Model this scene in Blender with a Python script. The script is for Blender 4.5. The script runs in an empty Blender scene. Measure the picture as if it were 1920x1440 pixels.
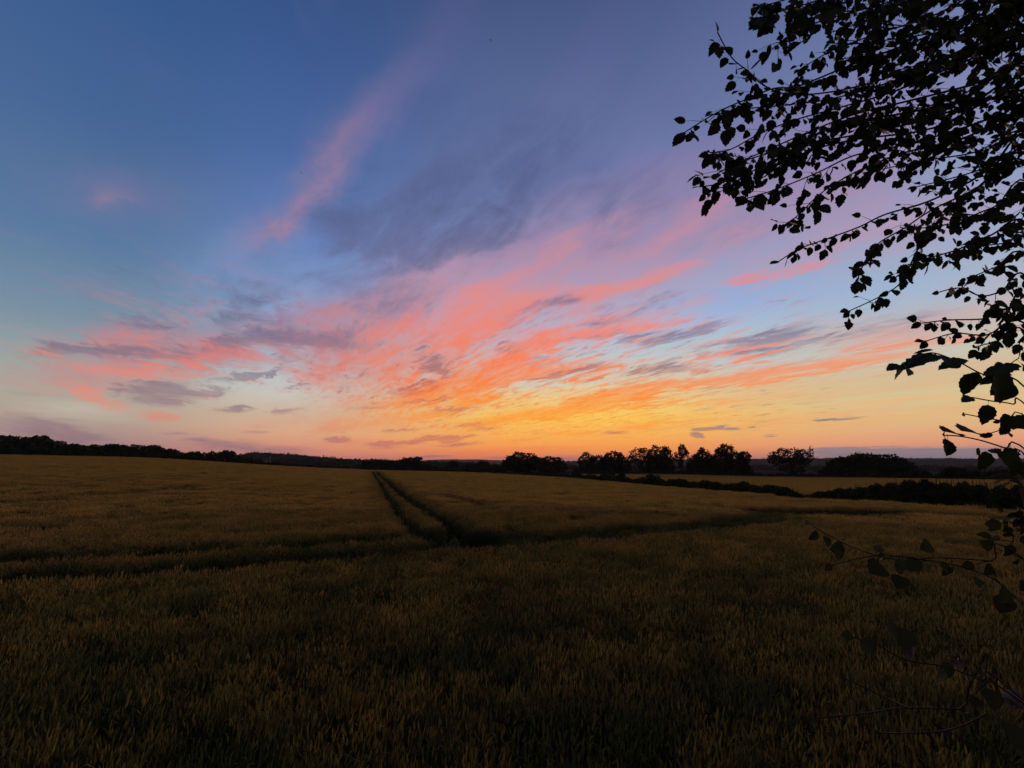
import bpy, math, random
import numpy as np
from mathutils import Vector, Matrix, noise as mnoise

random.seed(7)
rng = np.random.default_rng(11)
R = math.radians
scene = bpy.context.scene
col = scene.collection

# ------------------------------------------------------------------ camera
CAMZ, PITCH, FPX = 3.0, R(9.84), 1920 * 16 / 36.0
cam_d = bpy.data.cameras.new('camera')
cam_d.sensor_width = 36; cam_d.lens = 16; cam_d.clip_start = 0.05; cam_d.clip_end = 30000
cam = bpy.data.objects.new('camera', cam_d); col.objects.link(cam)
cam.location = (0, 0, CAMZ); cam.rotation_euler = (R(90) + PITCH, 0, 0)
scene.camera = cam
scene.view_settings.view_transform = 'Standard'
scene.view_settings.look = 'None'
scene.view_settings.exposure = 0.0
scene.view_settings.gamma = 1.0
scene.cycles.max_bounces = 4; scene.cycles.diffuse_bounces = 3; scene.cycles.transmission_bounces = 2

CP, SP = math.cos(PITCH), math.sin(PITCH)
def ray(px, py):                       # unit direction in the world seen at a photo pixel
    a, b = (px - 960) / FPX, -(py - 720) / FPX
    return Vector((a, CP - b * SP, SP + b * CP)).normalized()
def azel(px, py):
    d = ray(px, py); return math.atan2(d.x, d.y), math.asin(d.z)
def at(px, py, Y):                     # world point at forward distance Y
    d = ray(px, py); return Vector((0, 0, CAMZ)) + d * (Y / d.y)
def at_r(px, py, r):                   # world point at horizontal distance r
    d = ray(px, py); return Vector((0, 0, CAMZ)) + d * (r / math.hypot(d.x, d.y))

def lin(c):
    f = lambda v: (v / 12.92 if v <= 0.04045 else ((v + 0.055) / 1.055) ** 2.4)
    return tuple(f(x / 255.0) for x in c) + (1.0,)

# ------------------------------------------------------------------ sky
world = bpy.data.worlds.new('World'); scene.world = world
world.use_nodes = True
wt = world.node_tree; wt.nodes.clear()
W = wt.nodes; WL = wt.links
def wn(t, **k):
    n = W.new(t)
    for a, v in k.items(): setattr(n, a, v)
    return n
def setin(n, i, v):
    if isinstance(v, bpy.types.NodeSocket): WL.new(v, n.inputs[i])
    elif v is not None: n.inputs[i].default_value = v
def m_(op, a, b=None, c=None, clamp=False):
    n = wn('ShaderNodeMath', operation=op, use_clamp=clamp)
    setin(n, 0, a); setin(n, 1, b); setin(n, 2, c)
    return n.outputs[0]
def sstep(v, a, b, lo=0.0, hi=1.0):
    n = wn('ShaderNodeMapRange', interpolation_type='SMOOTHSTEP')
    setin(n, 0, v); setin(n, 1, a); setin(n, 2, b); setin(n, 3, lo); setin(n, 4, hi)
    return n.outputs[0]
def mixc(f, a, b):
    n = wn('ShaderNodeMix', data_type='RGBA', blend_type='MIX', clamp_factor=True)
    setin(n, 0, f); setin(n, 6, a); setin(n, 7, b)
    return n.outputs[2]
def comb(x, y, z=0.0):
    n = wn('ShaderNodeCombineXYZ'); setin(n, 0, x); setin(n, 1, y); setin(n, 2, z); return n.outputs[0]
def noise(v, scale, detail, rough=0.5, dist=0.0, colour=False):
    n = wn('ShaderNodeTexNoise'); setin(n, 'Vector', v)
    n.inputs['Scale'].default_value = scale; n.inputs['Detail'].default_value = detail
    n.inputs['Roughness'].default_value = rough; n.inputs['Distortion'].default_value = dist
    return n.outputs['Color'] if colour else n.outputs[0]
def eramp(stops):                      # colour over elevation (degrees), 0..60
    n = wn('ShaderNodeValToRGB'); cr = n.color_ramp; cr.interpolation = 'EASE' if False else 'LINEAR'
    setin(n, 0, elf)
    while len(cr.elements) < len(stops): cr.elements.new(0.5)
    for e, (d, c) in zip(cr.elements, stops):
        e.position = max(0.0, min(1.0, (d + 2) / 62.0)); e.color = lin(c)
    return n.outputs[0]

tc = wn('ShaderNodeTexCoord')
sx = wn('ShaderNodeSeparateXYZ'); WL.new(tc.outputs['Generated'], sx.inputs[0])
X, Y, Z = sx.outputs
az = m_('ARCTAN2', X, Y)
el = m_('ARCSINE', Z)
elf = m_('MULTIPLY', m_('ADD', m_('MULTIPLY', el, 180 / math.pi), 2.0), 1 / 62.0, clamp=True)
# cloud-sheet coordinates: the sheet lies level high above; streaks run towards one vanishing direction
inv = m_('DIVIDE', 1.0, m_('ADD', m_('MAXIMUM', Z, 0.0), 0.07))
PX, PY = m_('MULTIPLY', X, inv), m_('MULTIPLY', Y, inv)
vp = azel(430, 850)[0]
along = m_('ADD', m_('MULTIPLY', PX, math.sin(vp)), m_('MULTIPLY', PY, math.cos(vp)))
across = m_('SUBTRACT', m_('MULTIPLY', PX, math.cos(vp)), m_('MULTIPLY', PY, math.sin(vp)))
n_streak = noise(comb(m_('MULTIPLY', across, 3.0), m_('MULTIPLY', along, 0.75), 3.1), 1.0, 8, 0.58, 0.5)
n_fine = noise(comb(m_('MULTIPLY', across, 9.0), m_('MULTIPLY', along, 3.2), 7.7), 1.0, 6, 0.6, 0.7)
n_soft = noise(comb(m_('MULTIPLY', across, 1.1), m_('MULTIPLY', along, 0.4), 1.7), 1.0, 4, 0.5, 0.3)
warp = noise(comb(m_('MULTIPLY', across, 1.6), m_('MULTIPLY', along, 0.9), 9.3), 1.0, 5, 0.6, 0.0, True)
ws = wn('ShaderNodeSeparateColor'); WL.new(warp, ws.inputs[0])
amp = m_('MULTIPLY', sstep(el, 0.0, 0.5, 0.06, 1.0), 0.15)
waz = m_('MULTIPLY_ADD', m_('SUBTRACT', ws.outputs[0], 0.5), m_('MULTIPLY', amp, 1.6), az)
wel = m_('MULTIPLY_ADD', m_('SUBTRACT', ws.outputs[1], 0.5), amp, el)
A = lambda px: azel(px, 860)[0]
lw = sstep(az, A(380), A(820))
def mixv(f, a, b):
    n = wn('ShaderNodeMix', data_type='FLOAT'); setin(n, 0, f); setin(n, 2, a); setin(n, 3, b); return n.outputs[0]
tilt = m_('MULTIPLY_ADD', az, 0.10, el)
l_wisp = noise(comb(m_('MULTIPLY', az, 12.0), m_('MULTIPLY', tilt, 75.0), 4.2), 1.0, 6, 0.65, 1.0)
l_small = noise(comb(m_('MULTIPLY', az, 6.5), m_('MULTIPLY', tilt, 27.0), 8.1), 1.0, 8, 0.66, 1.0)
n_wisp = noise(comb(m_('MULTIPLY', across, 21.0), m_('MULTIPLY', along, 4.0), 2.2), 1.0, 6, 0.65, 1.3)
n_small = noise(comb(m_('MULTIPLY', across, 7.0), m_('MULTIPLY', along, 1.7), 5.5), 1.0, 8, 0.66, 1.0)
n_wisp = mixv(lw, l_wisp, n_wisp); n_small = mixv(lw, l_small, n_small)
n_puff = noise(comb(m_('MULTIPLY', az, 7.0), m_('MULTIPLY', m_('MULTIPLY_ADD', az, -0.35, el), 13.0), 6.6), 1.0, 7, 0.58, 0.5)
hi = sstep(el, R(14), R(23))
lowamp = m_('MULTIPLY', sstep(el, R(0.5), R(12), 0.10, 1.0), m_('SUBTRACT', 1.0, m_('MULTIPLY', hi, 0.5)))
waz = m_('MULTIPLY_ADD', m_('MULTIPLY', m_('SUBTRACT', n_fine, 0.5), lowamp), 0.16, waz)
wel = m_('MULTIPLY_ADD', m_('MULTIPLY', m_('SUBTRACT', n_small, 0.5), lowamp), 0.075, wel)
WV = comb(waz, wel)

def strokes(lst):                      # soft elongated cloud banks (end points measured on the photo, width, strength)
    acc = None
    for x0, y0, x1, y1, hw, s in lst:
        a0, e0 = azel(x0, y0); a1, e1 = azel(x1, y1)
        L = math.hypot(a1 - a0, e1 - e0)
        dloc = 0.5 * (ray(x0, y0) + ray(x1, y1))
        wr = azel((x0 + x1) / 2, (y0 + y1) / 2 - hw)[1] - azel((x0 + x1) / 2, (y0 + y1) / 2)[1]
        mp = wn('ShaderNodeMapping', vector_type='TEXTURE'); WL.new(WV, mp.inputs[0])
        mp.inputs['Location'].default_value = ((a0 + a1) / 2, (e0 + e1) / 2, 0)
        mp.inputs['Rotation'].default_value = (0, 0, math.atan2(e1 - e0, a1 - a0))
        mp.inputs['Scale'].default_value = (L / 2 + wr * 3.2, wr * 2.1, 1)
        g = wn('ShaderNodeTexGradient', gradient_type='SPHERICAL'); WL.new(mp.outputs[0], g.inputs[0])
        acc = m_('MULTIPLY', g.outputs[1], s) if acc is None else m_('MULTIPLY_ADD', g.outputs[1], s, acc)
    return acc

# clear-sky colour over elevation for three compass directions + behind the viewer
far_left = eramp([(-2, (92, 66, 62)), (0.3, (158, 116, 122)), (2.2, (170, 140, 138)), (4, (182, 162, 148)), (6.5, (174, 170, 158)), (9, (154, 168, 166)),
                  (13, (122, 147, 166)), (20, (90, 124, 162)), (30, (70, 104, 152)), (41, (56, 90, 142)), (56, (42, 68, 112))])
glow = eramp([(-2, (96, 58, 44)), (0.2, (232, 112, 88)), (1.3, (252, 146, 76)), (3, (255, 180, 82)), (5.5, (255, 202, 88)), (8, (240, 206, 140)),
              (11, (204, 206, 192)), (16, (172, 192, 220)), (25, (134, 151, 198)), (34, (106, 122, 168)), (43, (86, 104, 150)), (56, (52, 70, 118))])
mid_left = eramp([(-2, (92, 62, 54)), (0.3, (206, 126, 120)), (1.6, (222, 148, 120)), (3.5, (226, 174, 138)), (6, (208, 188, 162)),
                  (11, (172, 190, 198)), (17, (136, 160, 200)), (25, (104, 132, 188)), (34, (76, 106, 162)), (43, (60, 90, 144)), (56, (44, 68, 112))])
far_right = eramp([(-2, (90, 66, 60)), (0.2, (138, 126, 138)), (1.8, (232, 160, 126)), (4, (230, 190, 134)), (7.5, (210, 203, 160)), (11, (192, 204, 194)),
                   (15, (168, 190, 206)), (21, (150, 168, 204)), (30, (130, 142, 184)), (38, (110, 122, 166)), (46, (90, 102, 148)), (56, (58, 70, 114))])
A = lambda px: azel(px, 860)[0]
base = mixc(sstep(az, A(120), A(560)), far_left, mid_left)
base = mixc(sstep(az, A(480), A(1000)), base, glow)
base = mixc(sstep(az, A(1150), A(1750)), base, far_right)

soft = strokes([   # broad dusty pink veils
    (620, 700, 900, 570, 60, .9), (700, 620, 1000, 480, 70, .9), (900, 520, 1300, 400, 75, .9), (1150, 430, 1600, 330, 80, .7), (900, 650, 1250, 580, 40, .6), (1350, 500, 1700, 450, 30, .35),
    (700, 740, 1000, 700, 30, .5), (1200, 300, 1500, 180, 90, .3), (470, 458, 640, 312, 34, .7), (600, 330, 760, 165, 42, .7), (740, 200, 880, -40, 55, .9), (1000, 220, 1160, 0, 55, .7), (1180, 240, 1330, 60, 50, .5), (560, 610, 700, 560, 30, .5),
    (100, 340, 300, 380, 35, .45), (260, 300, 460, 420, 60, .2), (60, 672, 420, 660, 32, .7), (60, 715, 300, 730, 20, .5), (300, 650, 620, 610, 35, .6), (150, 630, 330, 600, 25, .45),
    (1050, 250, 1200, 60, 80, .25), (950, 330, 1150, 260, 60, .2), (560, 800, 1000, 790, 30, .5), (1450, 640, 1900, 590, 30, .4), (1500, 270, 1700, 210, 70, 1.0), (1600, 420, 1900, 380, 50, .6), (1250, 380, 1650, 280, 60, .5), (620, 40, 680, -40, 30, .3), (880, 160, 940, 60, 40, .3), (200, 60, 420, 200, 50, .15)])
clear = strokes([  # paler openings
    (560, 610, 700, 560, 38, 1.0), (1180, 590, 1620, 545, 26, 1.0), (1300, 690, 1500, 655, 14, .7), (700, 720, 800, 690, 16, .8), (440, 690, 560, 680, 16, .8), (420, 722, 640, 735, 26, 1.3), (60, 765, 230, 775, 14, .6), (1250, 560, 1560, 530, 18, .6), (900, 725, 1100, 715, 8, .6), (430, 480, 540, 420, 30, .5), (860, 300, 960, 260, 40, .3), (1140, 330, 1250, 300, 40, .5), (1600, 560, 1800, 530, 30, .6)])
lit = strokes([    # bright streaks
    (474, 458, 570, 380, 15, .55), (560, 390, 650, 300, 20, .6), (630, 310, 710, 220, 20, .5), (700, 240, 760, 140, 24, .3), (580, -10, 620, 60, 16, .25), (150, 360, 250, 380, 10, .35),
    (30, 664, 140, 668, 6, .7), (90, 690, 380, 700, 10, .9), (240, 672, 390, 664, 8, 1.0), (270, 684, 420, 660, 7, .8), (165, 742, 215, 765, 13, 1.2), (60, 720, 250, 732, 8, .5),
    (272, 776, 328, 780, 6, 1.5), (220, 615, 320, 630, 9, .6), (340, 640, 520, 650, 10, .7), (400, 620, 480, 610, 8, .5), (570, 605, 650, 585, 9, .6), (360, 745, 400, 738, 5, .8),
    (620, 690, 760, 660, 14, .8), (640, 655, 760, 600, 16, .6), (760, 620, 960, 545, 22, 1.0), (800, 660, 900, 620, 14, .7), (880, 575, 1100, 535, 14, 1.0), (1060, 545, 1300, 503, 9, 1.3), (960, 500, 1160, 440, 18, .5),
    (1200, 430, 1480, 370, 18, .5), (1240, 400, 1520, 330, 12, .45), (1000, 470, 1220, 400, 14, .6), (1080, 500, 1320, 430, 10, .6), (820, 560, 980, 500, 12, .7), (1300, 460, 1560, 410, 9, .5), (1520, 260, 1680, 215, 22, .5), (1150, 525, 1330, 500, 10, .9), (1330, 531, 1460, 510, 6, 1.0), (1440, 514, 1620, 480, 7, 1.0), (1240, 610, 1340, 590, 7, .5), (1000, 560, 1200, 520, 10, .6),
    (750, 748, 870, 715, 12, 1.2), (850, 722, 1000, 690, 18, 1.7), (960, 700, 1180, 684, 10, 1.3), (800, 745, 900, 728, 10, 1.3), (920, 668, 1060, 632, 15, 1.6), (1040, 640, 1240, 605, 11, 1.2), (1000, 620, 1180, 585, 10, .8), (820, 625, 1000, 575, 14, .8),
    (690, 770, 790, 752, 9, 1.2), (600, 800, 720, 785, 8, 1.0), (560, 815, 700, 805, 6, .8), (700, 790, 860, 775, 7, 1.0), (800, 768, 960, 745, 8, 1.2), (850, 800, 960, 788, 7, 1.1), (940, 785, 1110, 768, 8, 1.6), (1040, 768, 1190, 757, 6, 1.2),
    (560, 832, 760, 826, 5, .8), (740, 850, 1050, 846, 5, .8), (980, 815, 1200, 808, 4, .7), (900, 830, 1040, 822, 4, .7),
    (1060, 757, 1230, 728, 9, 1.5), (1160, 735, 1340, 712, 9, 1.5), (1300, 722, 1480, 690, 10, 1.5), (1440, 700, 1620, 672, 9, 1.3), (1600, 675, 1740, 655, 7, 1.1), (1580, 655, 1720, 628, 9, 1.2), (1700, 640, 1960, 600, 9, .9),
    (1340, 672, 1450, 655, 8, 1.2), (1380, 655, 1540, 630, 7, .9), (1150, 770, 1240, 748, 4, .8), (1390, 722, 1440, 716, 5, .8), (1280, 762, 1440, 746, 5, .7), (1540, 760, 1920, 732, 6, .7), (1140, 803, 1300, 790, 4, .9), (1240, 792, 1440, 775, 4, .6),
    (1100, 745, 1300, 752, 4, .5), (1640, 700, 1780, 690, 5, .4), (1480, 690, 1560, 694, 4, .5), (0, 790, 160, 795, 8, .2), (430, 800, 520, 798, 4, .5), (880, 840, 1150, 838, 4, .6)])
dark = strokes([
    (560, 475, 780, 415, 60, .75), (640, 395, 930, 370, 50, .55), (700, 510, 900, 455, 34, .8), (840, 300, 1080, 350, 75, .6), (780, 190, 980, 260, 70, .35), (1120, 420, 1300, 380, 26, .5), (1250, 250, 1400, 180, 60, .35), (1000, 250, 1200, 180, 70, .35), (880, 440, 1020, 400, 26, .5),
    (1050, 380, 1300, 330, 40, .45), (1280, 475, 1460, 425, 22, .5), (1080, 480, 1200, 450, 12, .4), (620, 560, 760, 540, 24, .5),
    (70, 660, 200, 655, 14, 1.2), (160, 650, 330, 656, 13, 1.2), (320, 668, 460, 640, 14, .9), (400, 640, 560, 625, 14, 1.0), (190, 592, 330, 600, 11, 1.0), (240, 612, 330, 606, 7, .8), (410, 600, 490, 575, 16, 1.3), (470, 595, 560, 600, 10, .9), (500, 640, 640, 632, 11, 1.2), (560, 655, 700, 650, 10, 1.0), (620, 640, 700, 620, 10, .8),
    (235, 722, 360, 712, 8, 1.1), (240, 730, 410, 735, 12, 1.5), (255, 745, 340, 757, 7, 1.4), (360, 735, 420, 728, 6, 1.3), (395, 706, 480, 700, 6, 1.5), (450, 702, 545, 680, 7, 1.4), (430, 715, 500, 700, 5, .8), (408, 771, 485, 770, 4, 1.7), (508, 774, 565, 768, 4, 1.4), (530, 728, 560, 730, 4, 1.0), (550, 722, 585, 721, 3, 1.2), (0, 733, 120, 738, 4, .8),
    (160, 500, 320, 508, 9, .6), (715, 595, 790, 555, 22, .9), (440, 550, 560, 545, 10, .9), (250, 560, 420, 575, 8, .4), (420, 530, 520, 520, 8, .5), (560, 520, 640, 500, 12, .5),
    (1170, 645, 1250, 630, 9, 1.2), (1230, 638, 1350, 605, 9, 1.2), (1300, 652, 1420, 640, 7, 1.3), (1400, 640, 1535, 612, 9, 1.6), (1060, 640, 1180, 625, 6, .8), (800, 680, 855, 690, 12, 1.3), (820, 676, 850, 700, 8, .8), (1050, 692, 1150, 680, 5, 1.1), (980, 680, 1080, 670, 4, .8),
    (1160, 700, 1240, 690, 4, 1.2), (1200, 695, 1330, 678, 5, 1.2), (1130, 600, 1240, 575, 9, 1.0), (1200, 570, 1270, 552, 6, .8), (1400, 664, 1500, 650, 6, 1.0), (1480, 650, 1620, 615, 7, 1.0), (1600, 618, 1780, 580, 14, .7), (1440, 567, 1500, 563, 3, 1.0), (1280, 620, 1400, 590, 5, .7),
    (720, 738, 800, 722, 6, 1.2), (780, 730, 840, 716, 5, .9), (980, 712, 1090, 700, 4, 1.1), (1020, 698, 1120, 692, 3, 1.0), (1140, 720, 1200, 712, 3, 1.1), (790, 752, 850, 746, 4, 1.2), (640, 770, 740, 760, 4, .9), (800, 775, 900, 765, 4, 1.2), (740, 755, 800, 752, 3, .9), (960, 585, 1080, 545, 9, .8), (1020, 560, 1130, 530, 8, .6), (900, 655, 1000, 640, 5, .9), (1080, 612, 1140, 600, 5, .9),
    (0, 800, 140, 808, 16, 1.3), (340, 832, 480, 830, 8, 1.3), (90, 824, 240, 822, 7, 1.2), (400, 842, 620, 846, 7, 1.4), (300, 812, 370, 811, 3, 1.2), (330, 824, 400, 822, 3, 1.0), (460, 810, 510, 809, 3, 1.0), (200, 838, 330, 836, 6, .8), (680, 834, 780, 826, 3, 2.0), (760, 826, 860, 818, 3, 2.2), (840, 820, 900, 816, 2.5, 1.6),
    (610, 824, 656, 825, 3.5, 2.2), (740, 832, 800, 830, 3, 1.5), (800, 836, 920, 830, 3, 1.3), (820, 828, 870, 824, 2.5, 1.6), (700, 812, 800, 803, 3, 1.2), (840, 800, 930, 793, 3, 1.1), (880, 806, 940, 802, 2.5, 1.2), (690, 840, 760, 838, 3, 1.0),
    (1298, 806, 1350, 801, 2.2, 4.0), (1330, 803, 1395, 803, 2.0, 3.0), (1522, 787, 1570, 785, 2.4, 4.0), (1550, 786, 1620, 784, 1.8, 3.0), (1302, 815, 1312, 816, 3, 4.0), (1130, 812, 1180, 811, 2, 2.0), (1430, 818, 1460, 817, 2, 1.2), (1400, 800, 1425, 799, 1.5, 2.0),
    (1480, 850, 2000, 851, 8, 3.0), (1500, 845, 1660, 846, 3.5, 2.0), (1640, 846, 1900, 848, 4, 1.5), (960, 862, 1180, 860, 5, 1.3), (760, 857, 860, 855, 2, 2.0), (900, 858, 1000, 857, 2, 1.5)])
gate = lambda d, k: m_('MINIMUM', m_('MULTIPLY', d, k), 1.0)
nmix = m_('ADD', m_('MULTIPLY', m_('SUBTRACT', n_streak, 0.5), 1.9), m_('MULTIPLY', m_('SUBTRACT', n_fine, 0.5), 0.8))
nmix2 = m_('SUBTRACT', m_('MULTIPLY', m_('SUBTRACT', n_fine, 0.5), 1.1), m_('MULTIPLY', m_('SUBTRACT', n_streak, 0.5), 1.3))
nm3 = m_('MULTIPLY_ADD', m_('SUBTRACT', n_wisp, 0.5), 1.7, m_('MULTIPLY', m_('SUBTRACT', n_small, 0.5), 2.6))
nm3 = mixv(hi, nm3, m_('MULTIPLY', m_('SUBTRACT', n_puff, 0.5), 4.6))
wispf = sstep(el, R(38), R(22), 0.4, 1.0)
nmix = m_('MULTIPLY', nmix, m_('SUBTRACT', 1.0, m_('MULTIPLY', hi, 0.7))); nmix2 = m_('MULTIPLY', nmix2, m_('SUBTRACT', 1.0, m_('MULTIPLY', hi, 0.8)))
a_lit = sstep(m_('MULTIPLY_ADD', m_('MULTIPLY', m_('MULTIPLY_ADD', nmix, 0.45, nm3), wispf), m_('MULTIPLY', gate(lit, 2.0), 0.72), m_('MULTIPLY', lit, 1.05)), 0.0, 1.05)
a_dark = sstep(m_('MULTIPLY_ADD', m_('SUBTRACT', m_('MULTIPLY', nmix2, 0.4), nm3), m_('MULTIPLY', gate(dark, 1.8), m_('MULTIPLY_ADD', wispf, 0.7, -0.05)), m_('MULTIPLY', dark, 0.85)), 0.05, 1.15)
a_soft = sstep(m_('MULTIPLY_ADD', m_('MULTIPLY', m_('ADD', nmix, m_('MULTIPLY', nm3, 0.6)), wispf), m_('MULTIPLY', gate(soft, 1.5), 0.30), soft), 0.0, 0.95)
# scattered thin shreds between the main banks
belt_lo = m_('MULTIPLY_ADD', sstep(az, A(500), A(850)), -R(5.0), R(6.0))
belt = m_('MULTIPLY', m_('MULTIPLY', sstep(m_('SUBTRACT', el, belt_lo), 0.0, R(4)), sstep(el, R(24), R(13))), m_('MULTIPLY', sstep(az, A(-200), A(700), 0.15, 1.0), sstep(az, A(1750), A(1300), 0.15, 1.0)))
shred_l = m_('MULTIPLY', sstep(m_('ADD', n_small, m_('MULTIPLY', m_('SUBTRACT', n_wisp, 0.5), 0.6)), 0.46, 0.70), m_('MULTIPLY', belt, 0.75))
shred_d = m_('MULTIPLY', sstep(m_('ADD', n_fine, m_('MULTIPLY', m_('SUBTRACT', n_wisp, 0.5), 0.7)), 0.53, 0.76), m_('MULTIPLY', belt, 0.62))
# thin veil everywhere in the upper middle and right
veil = m_('MULTIPLY', sstep(n_soft, 0.38, 0.72), sstep(az, A(500), A(1100), 0.15, 0.6))
lit_left = eramp([(-2, (160, 110, 110)), (2, (208, 140, 128)), (6, (228, 146, 128)), (10, (232, 134, 122)), (14, (208, 132, 134)), (20, (176, 134, 152)), (30, (166, 132, 160)), (40, (122, 112, 156)), (56, (80, 84, 130))])
lit_mid = eramp([(-2, (200, 100, 70)), (2, (252, 134, 84)), (3.5, (255, 154, 66)), (6, (255, 158, 54)), (9, (255, 130, 46)), (12, (254, 128, 74)), (16, (246, 134, 112)), (21, (228, 142, 140)), (27, (198, 142, 160)), (35, (150, 124, 158)), (43, (110, 104, 156)), (56, (76, 80, 128))])
lit_right = eramp([(-2, (200, 120, 90)), (2, (250, 150, 104)), (6, (250, 176, 112)), (9, (250, 150, 100)), (13, (246, 136, 116)), (18, (238, 132, 132)), (24, (216, 144, 162)), (34, (174, 136, 172)), (43, (124, 114, 160)), (56, (84, 86, 130))])
lit_c = mixc(sstep(az, A(420), A(900)), lit_left, lit_mid)
lit_c = mixc(sstep(az, A(1180), A(1600)), lit_c, lit_right)
dark_side = eramp([(-2, (110, 90, 100)), (1, (142, 112, 126)), (5, (150, 118, 130)), (9, (128, 108, 126)), (13, (120, 106, 132)), (20, (92, 98, 136)), (30, (76, 90, 136)), (43, (66, 82, 130)), (56, (50, 62, 104))])
dark_mid = eramp([(-2, (150, 90, 90)), (0.8, (172, 118, 128)), (2.5, (208, 118, 96)), (5, (196, 128, 100)), (9, (206, 104, 84)), (12, (158, 118, 124)), (17, (138, 122, 150)), (24, (108, 108, 146)), (30, (90, 98, 140)), (43, (72, 84, 136)), (56, (50, 62, 104))])
dark_right = eramp([(-2, (110, 92, 104)), (0.5, (126, 124, 140)), (2, (140, 126, 136)), (5, (138, 132, 130)), (9, (150, 124, 130)), (13, (134, 124, 148)), (20, (140, 138, 172)), (43, (84, 92, 140)), (56, (50, 62, 104))])
dark_c = mixc(sstep(az, A(420), A(760)), dark_side, dark_mid)
dark_c = mixc(sstep(az, A(1180), A(1420)), dark_c, dark_right)
soft_left = eramp([(-2, (150, 110, 110)), (3, (190, 142, 140)), (8, (204, 136, 134)), (14, (176, 130, 146)), (20, (142, 124, 156)), (30, (128, 120, 160)), (43, (90, 98, 146)), (56, (70, 80, 126))])
soft_mid = eramp([(-2, (190, 110, 90)), (3, (250, 156, 96)), (8, (240, 150, 104)), (12, (230, 148, 130)), (17, (212, 152, 156)), (23, (188, 148, 172)), (30, (146, 134, 174)), (38, (112, 116, 166)), (46, (88, 98, 148)), (56, (70, 80, 126))])
soft_c = mixc(sstep(az, A(420), A(850)), soft_left, soft_mid)
clear_c = eramp([(-2, (200, 190, 180)), (6, (214, 208, 190)), (10, (190, 206, 212)), (14, (164, 190, 222)), (20, (146, 168, 216)), (28, (122, 144, 200)), (40, (100, 120, 176)), (56, (60, 80, 126))])
sky_c = mixc(veil, base, mixc(0.5, soft_c, base))
sky_c = mixc(m_('MULTIPLY', clear, 0.7, clamp=True), sky_c, clear_c)
stex = m_('MULTIPLY_ADD', m_('SUBTRACT', n_small, 0.5), 1.3, m_('MULTIPLY_ADD', m_('SUBTRACT', n_streak, 0.5), 0.9, 0.80), clamp=True)
sky_c = mixc(m_('MULTIPLY', a_soft, stex), sky_c, soft_c)
sky_c = mixc(shred_l, sky_c, lit_c)
sky_c = mixc(shred_d, sky_c, dark_c)
tex = m_('MULTIPLY_ADD', m_('SUBTRACT', n_wisp, 0.5), 0.55, m_('MULTIPLY_ADD', m_('SUBTRACT', n_small, 0.5), 1.0, 0.70), clamp=True)
sky_c = mixc(m_('MULTIPLY', a_lit, tex), sky_c, lit_c)
sky_c = mixc(m_('MULTIPLY', a_dark, m_('MULTIPLY', m_('SUBTRACT', 1.5, tex, clamp=True), sstep(az, A(400), A(800), 0.78, 1.0))), sky_c, dark_c)
# sky away from the afterglow: mauve, its brightness set to light the wheat
absaz = m_('ABSOLUTE', m_('SUBTRACT', az, A(1050)))
back = sstep(absaz, R(66), R(115))
sky_c = mixc(back, sky_c, eramp([(-2, (30, 27, 28)), (0, (98, 88, 102)), (8, (128, 104, 114)), (20, (102, 94, 116)), (60, (60, 68, 100))]))
below = sstep(el, R(-0.6), R(-2.5))
sky_c = mixc(below, sky_c, (0.012, 0.009, 0.007, 1))
# physical twilight sky adds its own faint light
nish = wn('ShaderNodeTexSky', sky_type='NISHITA', sun_disc=False)
nish.sun_elevation = R(0.5); nish.sun_rotation = A(1080); nish.dust_density = 2.0
bg1 = wn('ShaderNodeBackground'); setin(bg1, 0, sky_c); bg1.inputs[1].default_value = 0.97
bg2 = wn('ShaderNodeBackground'); WL.new(nish.outputs[0], bg2.inputs[0]); bg2.inputs[1].default_value = 0.003
add = wn('ShaderNodeAddShader'); WL.new(bg1.outputs[0], add.inputs[0]); WL.new(bg2.outputs[0], add.inputs[1])
wo = wn('ShaderNodeOutputWorld'); WL.new(add.outputs[0], wo.inputs[0])
world.cycles.sampling_method = 'MANUAL'; world.cycles.sample_map_resolution = 512

# the sun has just set: only a faint broad warm light is left, low above the afterglow
sd = bpy.data.lights.new('sun', 'SUN'); sd.energy = 0.55; sd.angle = R(28); sd.color = (1.0, 0.62, 0.28)
sun = bpy.data.objects.new('sun', sd); col.objects.link(sun)
sdir = Vector((math.sin(A(1080)) * math.cos(R(9)), math.cos(A(1080)) * math.cos(R(9)), math.sin(R(9))))
sun.rotation_euler = (-sdir).to_track_quat('-Z', 'Y').to_euler()
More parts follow.
